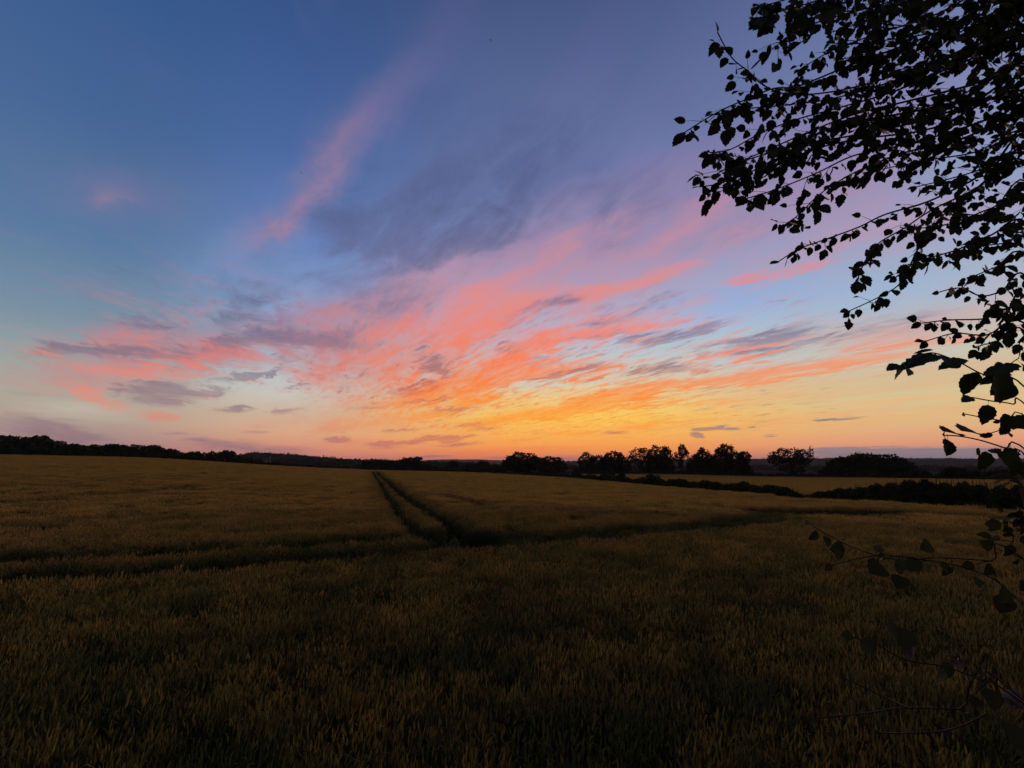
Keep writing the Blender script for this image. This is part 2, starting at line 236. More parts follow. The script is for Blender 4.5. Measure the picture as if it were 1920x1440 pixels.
#@@SKYONLY
# ------------------------------------------------------------------ materials
def mat(name, c1, c2=None, scale=1.0, rough=0.8, trans=0.0, bump=0.0, detail=5, inst=None, c3=None, objrand=0.0, gloss=0.1):
    m = bpy.data.materials.new(name); m.use_nodes = True
    nt = m.node_tree; N = nt.nodes; L = nt.links; N.clear()
    out = N.new('ShaderNodeOutputMaterial'); b = N.new('ShaderNodeBsdfPrincipled')
    b.inputs['Roughness'].default_value = rough
    b.inputs['Specular IOR Level'].default_value = gloss
    if gloss == 0.0: b.inputs['IOR'].default_value = 1.001
    tcn = N.new('ShaderNodeTexCoord')
    nz = N.new('ShaderNodeTexNoise'); nz.inputs['Scale'].default_value = scale; nz.inputs['Detail'].default_value = detail
    L.new(tcn.outputs['Object'], nz.inputs['Vector'])
    rp = N.new('ShaderNodeValToRGB'); L.new(nz.outputs[0], rp.inputs[0])
    rp.color_ramp.elements[0].position = 0.35; rp.color_ramp.elements[1].position = 0.65
    rp.color_ramp.elements[0].color = (*c1, 1); rp.color_ramp.elements[1].color = (*(c2 or c1), 1)
    cs = rp.outputs[0]
    if inst:                            # clump-by-clump ripeness plus painted shade by ruts and foreground, stored on the instances
        at_ = N.new('ShaderNodeAttribute'); at_.attribute_type = 'INSTANCER'; at_.attribute_name = 'tone'
        mx = N.new('ShaderNodeMix'); mx.data_type = 'RGBA'
        L.new(at_.outputs['Fac'], mx.inputs[0]); L.new(cs, mx.inputs[6]); mx.inputs[7].default_value = (*inst, 1)
        cs = mx.outputs[2]
    L.new(cs, b.inputs['Base Color'])
    if bump:
        bp = N.new('ShaderNodeBump'); bp.inputs['Strength'].default_value = bump; bp.inputs['Distance'].default_value = 0.2
        L.new(nz.outputs[0], bp.inputs['Height']); L.new(bp.outputs[0], b.inputs['Normal'])
    if trans:
        tr = N.new('ShaderNodeBsdfTranslucent'); L.new(cs, tr.inputs[0])
        ms = N.new('ShaderNodeMixShader'); ms.inputs[0].default_value = trans
        L.new(b.outputs[0], ms.inputs[1]); L.new(tr.outputs[0], ms.inputs[2]); L.new(ms.outputs[0], out.inputs[0])
    else: L.new(b.outputs[0], out.inputs[0])
    return m
M = dict(
    ground=mat('ground_soil', (0.030, 0.026, 0.012), (0.055, 0.045, 0.02), 0.08, 0.95, bump=0.3, detail=8, gloss=0.0),
    gold=mat('ripe_field', (0.26, 0.15, 0.06), (0.34, 0.20, 0.085), 0.35, 0.9, bump=0.5, detail=10),
    pasture=mat('pasture_grass', (0.03, 0.028, 0.016), (0.05, 0.042, 0.024), 0.05, 0.9, detail=8, gloss=0.0),
    ear=mat('wheat_ear', (0.46, 0.295, 0.075), (0.68, 0.45, 0.12), 9.0, 0.65, 0.36, inst=(0.12, 0.145, 0.04)),
    leaf_w=mat('wheat_leaf', (0.075, 0.075, 0.02), (0.15, 0.115, 0.03), 5.0, 0.6, 0.35, inst=(0.045, 0.070, 0.022)),
    weed=mat('track_weeds', (0.035, 0.06, 0.026), (0.07, 0.095, 0.045), 6.0, 0.7, 0.2),
    foliage=mat('tree_foliage', (0.018, 0.026, 0.010), (0.042, 0.052, 0.020), 0.5, 0.8, 0.10),
    foliage2=mat('hedge_foliage', (0.020, 0.030, 0.010), (0.055, 0.060, 0.022), 0.8, 0.8, 0.12),
    farwood=mat('far_wood', (0.012, 0.016, 0.010), (0.028, 0.032, 0.018), 0.05, 0.9, gloss=0.0),
    hill=mat('hill_ground', (0.018, 0.02, 0.018), (0.045, 0.042, 0.03), 0.006, 0.95, detail=6, gloss=0.0),
    bark=mat('bark', (0.03, 0.023, 0.018), (0.07, 0.055, 0.04), 6.0, 0.9, bump=0.4),
    twig=mat('twig_bark', (0.022, 0.014, 0.010), (0.045, 0.028, 0.02), 30.0, 0.6),
    leaf=mat('birch_leaf', (0.022, 0.032, 0.009), (0.042, 0.055, 0.014), 9.0, 0.55, 0.04, gloss=0.08),
    leaf2=mat('shrub_leaf', (0.034, 0.038, 0.012), (0.06, 0.06, 0.018), 9.0, 0.6, 0.1, gloss=0.04),
    dry=mat('withered_leaf', (0.10, 0.075, 0.06), (0.20, 0.15, 0.12), 60.0, 0.8),
    straw=mat('dry_grass', (0.09, 0.08, 0.05), (0.16, 0.14, 0.09), 20.0, 0.7),
    wall=mat('pale_wall', (0.22, 0.20, 0.17), (0.3, 0.27, 0.23), 3.0, 0.9),
    roof=mat('slate_roof', (0.06, 0.055, 0.055), (0.10, 0.09, 0.085), 4.0, 0.8),
    glass=mat('window_pane', (0.02, 0.02, 0.025), None, 1.0, 0.2, gloss=0.5),
    bird=mat('dark_feather', (0.02, 0.02, 0.02), None, 5.0, 0.8),
)

# ------------------------------------------------------------------ helpers
def tag(o, label=None, cat=None, group=None, kind=None):
    if label: o['label'] = label
    if cat: o['category'] = cat
    if group: o['group'] = group
    if kind: o['kind'] = kind
    return o
def link(name, me, parent=None):
    o = bpy.data.objects.new(name, me); col.objects.link(o)
    if parent: o.parent = parent
    return o
def empty(name, loc=(0, 0, 0), rz=0):
    o = bpy.data.objects.new(name, None); col.objects.link(o); o.location = loc; o.rotation_euler.z = rz
    o.empty_display_size = 0.2
    return o
def npmesh(name, verts, faces, mats, mi=None, smooth=False):   # faces (n,3) or (n,4)
    verts = np.asarray(verts, dtype=np.float32); faces = np.asarray(faces, dtype=np.int32)
    me = bpy.data.meshes.new(name)
    k = faces.shape[1]; n = len(faces)
    me.vertices.add(len(verts)); me.vertices.foreach_set('co', verts.ravel())
    me.loops.add(n * k); me.loops.foreach_set('vertex_index', faces.ravel())
    me.polygons.add(n); me.polygons.foreach_set('loop_start', np.arange(0, n * k, k, dtype=np.int32))
    for m in mats: me.materials.append(m)
    if mi is not None: me.polygons.foreach_set('material_index', np.asarray(mi, dtype=np.int32))
    if smooth: me.polygons.foreach_set('use_smooth', np.ones(n, dtype=bool))
    me.update(calc_edges=True); me.validate()
    return me
class MB:                              # collects quads into one mesh
    def __init__(s): s.v = []; s.f = []; s.m = []
    def quad(s, a, b, c, d, m=0):
        i = len(s.v); s.v += [tuple(a), tuple(b), tuple(c), tuple(d)]; s.f.append((i, i + 1, i + 2, i + 3)); s.m.append(m)
    def box(s, lo, hi, m=0):
        x0, y0, z0 = lo; x1, y1, z1 = hi; i = len(s.v)
        s.v += [(x0, y0, z0), (x1, y0, z0), (x1, y1, z0), (x0, y1, z0), (x0, y0, z1), (x1, y0, z1), (x1, y1, z1), (x0, y1, z1)]
        for q in ((3, 2, 1, 0), (4, 5, 6, 7), (0, 1, 5, 4), (1, 2, 6, 5), (2, 3, 7, 6), (3, 0, 4, 7)):
            s.f.append(tuple(i + k for k in q)); s.m.append(m)
    def tube(s, pts, rad, n=6, m=0):
        pts = [Vector(p) for p in pts]; rings = []
        for k, p in enumerate(pts):
            t = (pts[min(k + 1, len(pts) - 1)] - pts[max(k - 1, 0)])
            t = t.normalized() if t.length > 1e-9 else Vector((0, 0, 1))
            a = t.cross(Vector((0.13, 0.21, 0.97))); a = a.normalized() if a.length > 1e-4 else Vector((1, 0, 0))
            b = t.cross(a); r = rad[k]; base_i = len(s.v)
            for j in range(n):
                th = 2 * math.pi * j / n; s.v.append(tuple(p + a * (r * math.cos(th)) + b * (r * math.sin(th))))
            rings.append(base_i)
        for k in range(len(rings) - 1):
            for j in range(n):
                j2 = (j + 1) % n
                s.f.append((rings[k] + j, rings[k] + j2, rings[k + 1] + j2, rings[k + 1] + j)); s.m.append(m)
    def build(s, name, mats, parent=None, smooth=False):
        return link(name, npmesh(name, s.v, s.f, mats, s.m, smooth), parent)

# ------------------------------------------------------------------ terrain
CROP = 0.8
KEYS = [  # photo column, (field edge: distance, row), (beyond: distance, row), far height
    (-500, 170, 845, 260, 848), (0, 180, 853, 260, 853), (250, 190, 857, 270, 858), (450, 200, 869, 300, 869), (600, 190, 878, 300, 875),
    (700, 150, 882, 260, 880), (820, 150, 884, 280, 881), (950, 130, 889, 260, 882), (1080, 92, 899, 200, 889), (1200, 72, 910, 175, 891),
    (1350, 56, 924, 160, 895), (1500, 46, 936.5, 150, 898), (1700, 41, 944.5, 140, 901), (1920, 37, 957, 130, 905), (2500, 34, 965, 120, 908)]
def el_at(px, py): return math.tan(azel(px, py)[1])
TA = np.radians(np.arange(-180, 181, 1.0))
key_az = [azel(k[0], k[2])[0] for k in KEYS]
RB = np.array([0, 15, 30, 45, 60, 80, 100, 130, 160, 200, 260, 330, 450, 700, 1200, 2500, 7000.0])
def prof(k):
    px, re, pe, rv, pv = k
    ze = CAMZ + re * el_at(px, pe) - CROP; zv = CAMZ + rv * el_at(px, pv)
    far = min(zv - 3, -6)
    rr = [0, 14, re, rv, rv * 1.8, 1200, 7000]; zz = [0, 0, ze, zv, (zv + far) / 2, far - 4, -26]
    return np.interp(RB, rr, zz)
PR = np.array([prof(k) for k in KEYS])
TAB = np.array([[np.interp(a, key_az, PR[:, j]) for j in range(len(RB))] for a in TA])
ker = np.array([1, 2, 3, 2, 1.0]); ker /= ker.sum()
TAB = np.array([np.convolve(np.pad(TAB[:, j], 2, mode='edge'), ker, 'valid') for j in range(len(RB))]).T
EDGE = np.interp(TA, key_az, [k[1] for k in KEYS]); EDGE = np.convolve(np.pad(EDGE, 2, mode='edge'), ker, 'valid')
def gz(x, y):
    x = np.asarray(x, float); y = np.asarray(y, float)
    r = np.hypot(x, y); a = np.arctan2(x, y)
    fa = (a + math.pi) / (2 * math.pi) * 360; ia = np.clip(fa.astype(int), 0, 359); ta = fa - ia
    ir = np.clip(np.searchsorted(RB, r, side='right') - 1, 0, len(RB) - 2)
    tr = np.clip((r - RB[ir]) / (RB[ir + 1] - RB[ir]), 0, 1)
    z = (TAB[ia, ir] * (1 - ta) + TAB[ia + 1, ir] * ta) * (1 - tr) + (TAB[ia, ir + 1] * (1 - ta) + TAB[ia + 1, ir + 1] * ta) * tr
    t = np.clip((3.4 - r) / 2.2, 0, 1); bank = 1.35 * t * t * (3 - 2 * t)      # the bank the viewer stands on
    tb = np.clip((1.2 - y) / 3.0, 0, 1); bank2 = 1.35 * tb * tb * (3 - 2 * tb)
    und = 0.10 * np.sin(x * 0.11 + 1.3) * np.sin(y * 0.09) * np.clip(r / 30, 0, 1)
    return z + np.maximum(bank, bank2 * np.clip(1 - (r - 20) / 40, 0, 1)) + und
def edge_r(x, y): return np.interp(np.arctan2(x, y), TA, EDGE)
def hit(px, py, h=CROP):               # where the sight line meets the crop top
    d = ray(px, py); dh = math.hypot(d.x, d.y); lo = None
    for r in np.concatenate([np.arange(3, 60, .1), np.arange(60, 400, .5)]):
        x, y = d.x / dh * r, d.y / dh * r
        if CAMZ + d.z / dh * r <= gz(x, y) + h: return (x, y)
    return (x, y)

def polar(name, azs, rs, m, off=0.0, parent=None):
    AA, RR = np.meshgrid(azs, rs, indexing='ij')
    x = RR * np.sin(AA); y = RR * np.cos(AA); z = gz(x, y) + off
    na, nr = AA.shape; v = np.stack([x, y, z], -1).reshape(-1, 3)
    i = (np.arange(na - 1)[:, None] * nr + np.arange(nr - 1)[None]).ravel()
    f = np.stack([i, i + 1, i + nr + 1, i + nr], -1)
    me = npmesh(name, v, f[:, ::-1] if False else f, [m], smooth=True)
    return link(name, me, parent)
rs = np.concatenate([np.linspace(0.02, 6, 30), np.geomspace(6.3, 400, 130), np.geomspace(420, 7000, 40)])
tag(polar('ground', np.radians(np.arange(-180, 181, 1.5)), rs, M['ground']), kind='structure')

def field_patch(name, poly_px, r_pairs, m, off, cat_label=None):
    azs = [azel(px, 870)[0] for px in poly_px]
    A2 = np.linspace(azs[0], azs[-1], 90)
    r0 = np.interp(A2, azs, [p[0] for p in r_pairs]); r1 = np.interp(A2, azs, [p[1] for p in r_pairs])
    T = np.linspace(0, 1, 30)
    RR = r0[:, None] + (r1 - r0)[:, None] * T[None]; AA = np.repeat(A2[:, None], 30, 1)
    x = RR * np.sin(AA); y = RR * np.cos(AA); z = gz(x, y) + off
    z[:, 0] -= off + .3; z[:, -1] -= off + .3
    v = np.stack([x, y, z], -1).reshape(-1, 3)
    i = (np.arange(89)[:, None] * 30 + np.arange(29)[None]).ravel()
    return tag(link(name, npmesh(name, v, np.stack([i, i + 1, i + 31, i + 30], -1), [m], smooth=True)), kind='structure')
field_patch('field_soil', [1050, 1200, 1350, 1500, 1700, 1920, 2300], [(110, 170), (86, 168), (66, 156), (54, 146), (50, 137), (46, 128), (44, 120)], M['ground'], 0.02)
field_patch('pasture', [1000, 1300, 1600, 1920, 2300], [(300, 520), (260, 430), (220, 380), (190, 340), (180, 320)], M['pasture'], 0.3)
field_patch('pasture', [780, 860, 960], [(290, 420), (290, 430), (290, 430)], M['pasture'], 0.3)

# ------------------------------------------------------------------ wheat
def stalk_mesh(name, n, size, detail, seed, lowf=1.0, h0=0.66, h1=0.84, mats=None, weeds=False, lean=0.05):
    g = np.random.default_rng(seed); V = []; F = []; MI = []
    def q(a, b, c, d, m):
        i = len(V); V.extend((a, b, c, d)); F.append((i, i + 1, i + 2, i + 3)); MI.append(m)
    for _ in range(n):
        x, y = g.uniform(-size / 2, size / 2, 2)
        h = g.uniform(h0, h1) * lowf
        la = g.normal(0, 1, 2) * 0.07 + np.array([lean * g.uniform(.3, 1.5), -0.02])
        b = np.array([x, y, 0.0]); t = b + np.array([la[0] * h, la[1] * h, h])
        mid = (b + t) / 2 - np.array([la[0], la[1], 0]) * h * 0.18
        th = g.uniform(0, math.pi); side = np.array([math.cos(th), math.sin(th), 0])
        if not weeds:
            w = 0.0022 if detail else 0.004
            q(b - side * w, b + side * w, mid + side * w, mid - side * w, 1); q(mid - side * w, mid + side * w, t + side * w, t - side * w, 1)
            d = (t - mid); d /= np.linalg.norm(d); d += np.array([la[0], la[1], 0]) * g.uniform(0, 2.0); d /= np.linalg.norm(d)
            el_ = g.uniform(0.05, 0.078) * (1 if detail else 1.25); ew = g.uniform(.0055, .0085) * (1 if detail else 1.6)
            s2 = np.cross(d, side); s2 /= np.linalg.norm(s2)
            m1 = t + d * el_ * .3; m2 = t + d * el_ * .75; tip = t + d * el_
            sds = (side, s2, -side, -s2)
            for k in range(4 if detail else 2):
                if detail:
                    a_, c_ = sds[k], sds[(k + 1) % 4]
                    q(t, t, m1 + c_ * ew, m1 + a_ * ew, 0) if False else None
                    q(t + a_ * ew * .3, t + c_ * ew * .3, m1 + c_ * ew, m1 + a_ * ew, 0)
                    q(m1 + a_ * ew, m1 + c_ * ew, m2 + c_ * ew * .7, m2 + a_ * ew * .7, 0)
                    q(m2 + a_ * ew * .7, m2 + c_ * ew * .7, tip + c_ * ew * .15, tip + a_ * ew * .15, 0)
                else:
                    a_ = (side, s2)[k]
                    q(t - a_ * ew * .5, t + a_ * ew * .5, m2 + a_ * ew, m2 - a_ * ew, 0)
                    q(m2 - a_ * ew, m2 + a_ * ew, tip + a_ * ew * .2, tip - a_ * ew * .2, 0)
            if detail and g.random() < .55:          # a few awns
                for _k in range(3):
                    dd = d + g.normal(0, .16, 3); dd /= np.linalg.norm(dd); e = tip + dd * g.uniform(.02, .05)
                    q(m2 + side * .0007, m2 - side * .0007, e - side * .0003, e + side * .0003, 0)
        nb = (g.integers(1, 4) if detail else 1) if not weeds else 3
        for _k in range(nb):                         # arching leaf blades
            f = g.uniform(.35, .95) if not weeds else g.uniform(0, .3)
            p = b + (t - b) * f; an = g.uniform(0, 2 * math.pi); o = np.array([math.cos(an), math.sin(an), 0])
            L = g.uniform(.07, .17) if not weeds else g.uniform(.10, .24) * lowf
            up = g.uniform(.25, 1.3) if not weeds else g.uniform(.8, 2.2); w = .005 if not weeds else .005
            if not detail: w *= 1.5
            s_ = np.array([-o[1], o[0], 0]) * w
            p1 = p + (o + np.array([0, 0, up])) / math.hypot(1, up) * L * .55
            p2 = p1 + (o + np.array([0, 0, up - 1.0 - g.random()])) / 1.4 * L * .5
            mm = 1 if g.random() < .7 or weeds else 0
            q(p - s_ * .6, p + s_ * .6, p1 + s_, p1 - s_, mm); q(p1 - s_, p1 + s_, p2 + s_ * .1, p2 - s_ * .1, mm)
    return npmesh(name, V, F, mats, MI)

tracks = []
def track(px_pts, w, h=CROP):
    tracks.append(([hit(*p, h) for p in px_pts], w))
track([(-300, 1062), (0, 1050), (200, 1040), (400, 1030), (600, 1018), (760, 1003), (840, 1000)], .52)
track([(-300, 1105), (0, 1083), (200, 1076), (400, 1058), (600, 1044), (760, 1030), (850, 1024), (930, 1018)], .54)
track([(840, 1005), (900, 1003), (1000, 1004), (1200, 990), (1330, 979), (1450, 966)], .38)
track([(870, 1024), (1000, 1016), (1200, 1001), (1400, 983), (1490, 972)], .38)
track([(699, 884), (722, 920), (750, 960), (772, 986), (805, 1008)], .36)
track([(706, 884), (747, 920), (792, 950), (842, 980), (885, 1003)], .42)
track([(835, 992), (822, 1004), (830, 1018)], .35)
track([(885, 1000), (900, 1012)], .7)
track([(1470, 958), (1540, 961), (1600, 958)], 2.3)
track([(1600, 955), (1750, 962), (1930, 975), (2200, 985)], .8)
track([(-300, 965), (0, 943), (180, 929), (350, 915)], .22)
track([(815, 925), (860, 935), (905, 947)], .12)
def track_dist(x, y, only=None):
    best = np.full(len(x), 9e9)
    for pts, w in (tracks if only is None else [tracks[i] for i in only]):
        for (ax, ay), (bx, by) in zip(pts[:-1], pts[1:]):
            dx, dy = bx - ax, by - ay; L2 = dx * dx + dy * dy + 1e-9
            t = np.clip(((x - ax) * dx + (y - ay) * dy) / L2, 0, 1)
            best = np.minimum(best, np.hypot(x - ax - t * dx, y - ay - t * dy) - w)
    return best
def smooth_noise(x, y, s, seed):
    g = np.random.default_rng(seed); out = np.zeros(len(x))
    for _ in range(10):
        a = g.uniform(0, 2 * math.pi); k = g.uniform(.6, 1.8) / s; p = g.uniform(0, 6.28)
        out += np.sin((x * math.cos(a) + y * math.sin(a)) * k + p + 1.5 * np.sin((x * math.sin(a) - y * math.cos(a)) * k * .7 + p * 2))
    return out / 10 * 1.6 + .0
def jgrid(r0, r1, sp, a0=R(-82), a1=R(88)):
    n = int(2 * r1 / sp) + 2
    gx, gy = np.meshgrid((np.arange(n) - n / 2) * sp, (np.arange(n)) * sp - 6)
    x = gx.ravel() + rng.uniform(-.42, .42, gx.size) * sp; y = gy.ravel() + rng.uniform(-.42, .42, gx.size) * sp
    r = np.hypot(x, y); a = np.arctan2(x, y)
    k = (r > r0) & (r < r1) & (a > a0) & (a < a1); return x[k], y[k]
def scatter(name, x, y, meshes, sc_xy, sc_z, tone, label, zoff=0.0):
    n = len(x); z = gz(x, y) + zoff
    me = bpy.data.meshes.new(name); me.vertices.add(n)
    me.vertices.foreach_set('co', np.stack([x, y, z], -1).astype(np.float32).ravel())
    rot = np.zeros((n, 3), np.float32); rot[:, 2] = rng.normal(0, .5, n)
    rot[:, 0] = rng.normal(0, .07, n); rot[:, 1] = rng.normal(0, .07, n)
    sc = np.stack([sc_xy, sc_xy, sc_z], -1).astype(np.float32)
    for nm, typ, arr in (('rot', 'FLOAT_VECTOR', rot), ('scl', 'FLOAT_VECTOR', sc)):
        a_ = me.attributes.new(nm, typ, 'POINT'); a_.data.foreach_set('vector', arr.ravel())
    a_ = me.attributes.new('tone', 'FLOAT', 'POINT'); a_.data.foreach_set('value', np.clip(tone, 0, 1).astype(np.float32))
    a_ = me.attributes.new('pick', 'INT', 'POINT'); a_.data.foreach_set('value', rng.integers(0, len(meshes), n).astype(np.int32))
    o = link(name, me); tag(o, label[0], label[1], kind='stuff')
    ng = bpy.data.node_groups.new(name + '_nodes', 'GeometryNodeTree')
    ng.interface.new_socket('Geometry', in_out='INPUT', socket_type='NodeSocketGeometry')
    ng.interface.new_socket('Geometry', in_out='OUTPUT', socket_type='NodeSocketGeometry')
    N = ng.nodes; L = ng.links
    gi = N.new('NodeGroupInput'); go = N.new('NodeGroupOutput')
    iop = N.new('GeometryNodeInstanceOnPoints'); g2i = N.new('GeometryNodeGeometryToInstance')
    L.new(gi.outputs[0], iop.inputs['Points'])
    for me_ in reversed(meshes):
        src = bpy.data.objects.new(me_.name, me_)
        oi = N.new('GeometryNodeObjectInfo'); oi.inputs['Object'].default_value = src
        L.new(oi.outputs['Geometry'], g2i.inputs[0])
    L.new(g2i.outputs[0], iop.inputs['Instance']); iop.inputs['Pick Instance'].default_value = True
    def na(nm, dt):
        n_ = N.new('GeometryNodeInputNamedAttribute'); n_.data_type = dt; n_.inputs[0].default_value = nm; return n_.outputs[0]
    L.new(na('pick', 'INT'), iop.inputs['Instance Index'])
    L.new(na('rot', 'FLOAT_VECTOR'), iop.inputs['Rotation'])
    L.new(na('scl', 'FLOAT_VECTOR'), iop.inputs['Scale'])
    L.new(iop.outputs[0], go.inputs[0])
    md = o.modifiers.new('scatter', 'NODES'); md.node_group = ng
    return o

wm = [M['ear'], M['leaf_w']]
near_m = [stalk_mesh('wheat_tuft', 46, .30, True, 100 + i, mats=wm) for i in range(10)]
far_m = [stalk_mesh('wheat_patch', 300, 1.2, False, 200 + i, mats=wm) for i in range(6)]
weed_m = [stalk_mesh('weed_tuft', 26, .34, True, 300 + i, mats=[M['weed'], M['weed']], weeds=True, h0=.2, h1=.45) for i in range(5)]

def wheat_tone(x, y, td):
    t = .24 + .36 * smooth_noise(x, y, .7, 5) + .10 * smooth_noise(x, y, 6, 6) + rng.normal(0, .24, len(x))
    r = np.hypot(x, y)
    t += np.clip((16 - r) / 12, 0, 1) * .45 + np.clip(.5 - td, 0, 1) * .5 * (track_dist(x, y, (0, 1, 2, 3)) < 1.2) + np.clip(.30 - td, 0, 1) * 1.6 * (track_dist(x, y, (0, 1, 2, 3)) < 1.2) + np.clip(.22 - td, 0, 1) * 1.4  # greener crop with shade painted in, up close and along rut walls
    return t
def hscale(x, y, td):
    h = 1 + .07 * smooth_noise(x, y, .45, 8) + .05 * smooth_noise(x, y, 5, 9) + rng.normal(0, .04, len(x))
    return h * (1 - .10 * np.clip(1 - td / .35, 0, 1))
x, y = jgrid(2.5, 24, .225); td = track_dist(x, y); k = (td > 0) & (np.hypot(x, y) < edge_r(x, y)) & (y > .2)
k &= (smooth_noise(x, y, .9, 21) > -.78)
x1, y1, td1 = x[k], y[k], td[k]
x, y = jgrid(24, 150, .36); td = track_dist(x, y); k = (td > 0) & (td < 1.1) & (np.hypot(x, y) < edge_r(x, y))
x2, y2, td2 = x[k], y[k], td[k]
X1, Y1, T1 = np.concatenate([x1, x2]), np.concatenate([y1, y2]), np.concatenate([td1, td2])
scatter('wheat_crop', X1, Y1, near_m, rng.uniform(.9, 1.15, len(X1)), hscale(X1, Y1, T1), wheat_tone(X1, Y1, T1),
        ('ripening wheat standing in the foreground up to the wheel tracks', 'wheat'))
x, y = jgrid(23.5, 215, .95); td = track_dist(x, y); k = (td > .95) & (np.hypot(x, y) < edge_r(x, y))
x, y, td = x[k], y[k], td[k]
scatter('wheat_crop', x, y, far_m, rng.uniform(.95, 1.15, len(x)), hscale(x, y, td), wheat_tone(x, y, td) - .22,
        ('golden brown wheat covering the far part of the sloping field', 'wheat'))
g_az = [azel(px, 870)[0] for px in (1040, 1200, 1350, 1500, 1700, 1920, 2300)]
x, y = jgrid(45, 175, 1.0, R(3), R(62)); a_ = np.arctan2(x, y); r_ = np.hypot(x, y)
k = (a_ > g_az[0]) & (r_ > np.interp(a_, g_az, [112, 88, 68, 56, 52, 48, 46])) & (r_ < np.interp(a_, g_az, [172, 168, 156, 146, 137, 128, 120]))
x, y = x[k], y[k]
scatter('wheat_crop', x, y, far_m, rng.uniform(.95, 1.15, len(x)), .75 + .04 * smooth_noise(x, y, 5, 3), .1 + .2 * smooth_noise(x, y, 9, 16),
        ('pale gold wheat in the strip of field between the hedges and the trees', 'wheat'))
x, y = jgrid(2.5, 60, .22); td = track_dist(x, y); k = (td < .02) & (rng.random(len(x)) < .6)
scatter('track_weeds', x[k], y[k], weed_m, rng.uniform(.8, 1.2, k.sum()), rng.uniform(.5, 1.25, k.sum()), np.zeros(k.sum()),
        ('low grey green grass growing in the wheel tracks through the wheat', 'grass'))
#@@NOVEG
# ------------------------------------------------------------------ trees and hedges far off
def leaf_cloud(centres, radii, n, size, seed, flat=0.0, shell=0.55):
    g = np.random.default_rng(seed); c = np.array(centres); rad = np.array(radii)
    vol = (rad[:, 0] * rad[:, 1] * rad[:, 2]) ** .75; idx = g.choice(len(c), n, p=vol / vol.sum())
    d = g.normal(0, 1, (n, 3)); d /= np.linalg.norm(d, axis=1)[:, None]
    rr = np.where(g.random(n) < shell, g.uniform(.78, 1.06, n), g.random(n) ** (1 / 2.2))
    lump = 1 + .16 * np.sin(d[:, 0] * 7 + idx) * np.sin(d[:, 2] * 6 + idx * 2) + g.normal(0, .05, n)
    p = c[idx] + d * rad[idx] * (rr * lump)[:, None]
    a = g.normal(0, 1, (n, 3)); a /= np.linalg.norm(a, axis=1)[:, None]
    b = np.cross(a, g.normal(0, 1, (n, 3))); b /= np.linalg.norm(b, axis=1)[:, None]
    s = (size * g.uniform(.5, 1.4, n))[:, None]
    v = np.stack([p - a * s, p - b * s * .6, p + a * s, p + b * s * .6], 1).reshape(-1, 3)
    return v, np.arange(4 * n).reshape(-1, 4)
def make_tree(label, loc, lobes, n, leaf, seed, trunk_r=.35, group=None, name='broadleaf_tree', th=None, m='foliage'):
    """lobes: (x, z, rx, rz) in metres from the foot, as the outline shows them"""
    t = empty(name, loc); tag(t, label, 'tree', group)
    g = random.Random(seed)
    C = []; Rr = []
    for (lx, lz, rx, rz) in lobes:
        C.append((lx, g.uniform(-.3, .3) * rx, lz)); Rr.append((rx, rx * .9, rz))
        for _ in range(7):
            an = g.uniform(0, 6.28); q = g.uniform(.55, .95)
            C.append((lx + math.cos(an) * rx * q, g.uniform(-.7, .7) * rx, lz + math.sin(an) * rz * q))
            s = g.uniform(.18, .36); Rr.append((rx * s, rx * s, rz * s * 1.0))
    v, f = leaf_cloud(C, Rr, n, leaf, seed)
    v = v[:, :]; v[:, 2] = np.maximum(v[:, 2], .02)
    link('crown', npmesh('crown', v, f, [M[m]]), t)
    mb = MB(); top = max(l[1] for l in lobes)
    mb.tube([(0, 0, -.6), (.05, 0, top * .25), (g.uniform(-.3, .3), 0, top * .6), (lobes[0][0] * .6, 0, top)], [trunk_r * 1.3, trunk_r, trunk_r * .6, trunk_r * .15], 8)
    for (lx, lz, rx, rz) in lobes:
        zb = min(lz, top) * g.uniform(.3, .55)
        for _ in range(3):
            e = (lx + g.uniform(-.7, .7) * rx, g.uniform(-.6, .6) * rx, lz + g.uniform(-.2, .75) * rz)
            mb.tube([(0, 0, zb), ((e[0]) * .5 + g.uniform(-.3, .3), e[1] * .5, (zb + e[2]) / 2 + .2), e], [trunk_r * .45, trunk_r * .28, trunk_r * .06], 5)
    mb.build('trunk', [M['bark']], t)
    return t
def copy_thing(src, loc, scale, rz, label, group=None):
    c = src.copy(); col.objects.link(c); c.location = loc; c.scale = scale; c.rotation_euler.z = rz; c['label'] = label
    if group: c['group'] = group
    for ch in src.children:
        d = ch.copy(); col.objects.link(d); d.parent = c
    return c
def foot(px, r, dz=0.0):
    d = ray(px, 868); h = math.hypot(d.x, d.y); x, y = d.x / h * r, d.y / h * r
    return Vector((x, y, float(gz(x, y)) + dz))
def photo_tree(label, px, r, w, top, lobes_u, n, leaf, seed, **k):
    """w: crown width in photo pixels, top: photo row of the crown's top; lobes_u in units (width, height)"""
    p = foot(px, r)
    mpp = r / FPX / math.cos(azel(px, 868)[0]) * 1.0
    Wm = w * mpp * math.cos(azel(px, 868)[0]) ** 1.0
    H = (CAMZ + r * el_at(px, top)) - p.z
    lob = [(a * Wm, b * H, c * Wm, d * H) for a, b, c, d in lobes_u]
    t = make_tree(label, p, lob, n, leaf, seed, trunk_r=H * .028, **k)
    t.rotation_euler.z = -math.atan2(p.x, p.y)
    return t
ROUND = [(0, .58, .42, .40), (-.25, .42, .26, .30), (.26, .40, .26, .30), (0, .25, .45, .24)]
LUMPY = [(-.22, .66, .24, .30), (.20, .72, .24, .27), (0, .45, .46, .30), (-.05, .22, .48, .22), (.36, .45, .14, .28)]
BROAD = [(0, .55, .38, .42), (-.3, .45, .2, .36), (.3, .45, .2, .36), (0, .25, .5, .25)]
T = 'trees standing beyond the wheat field'
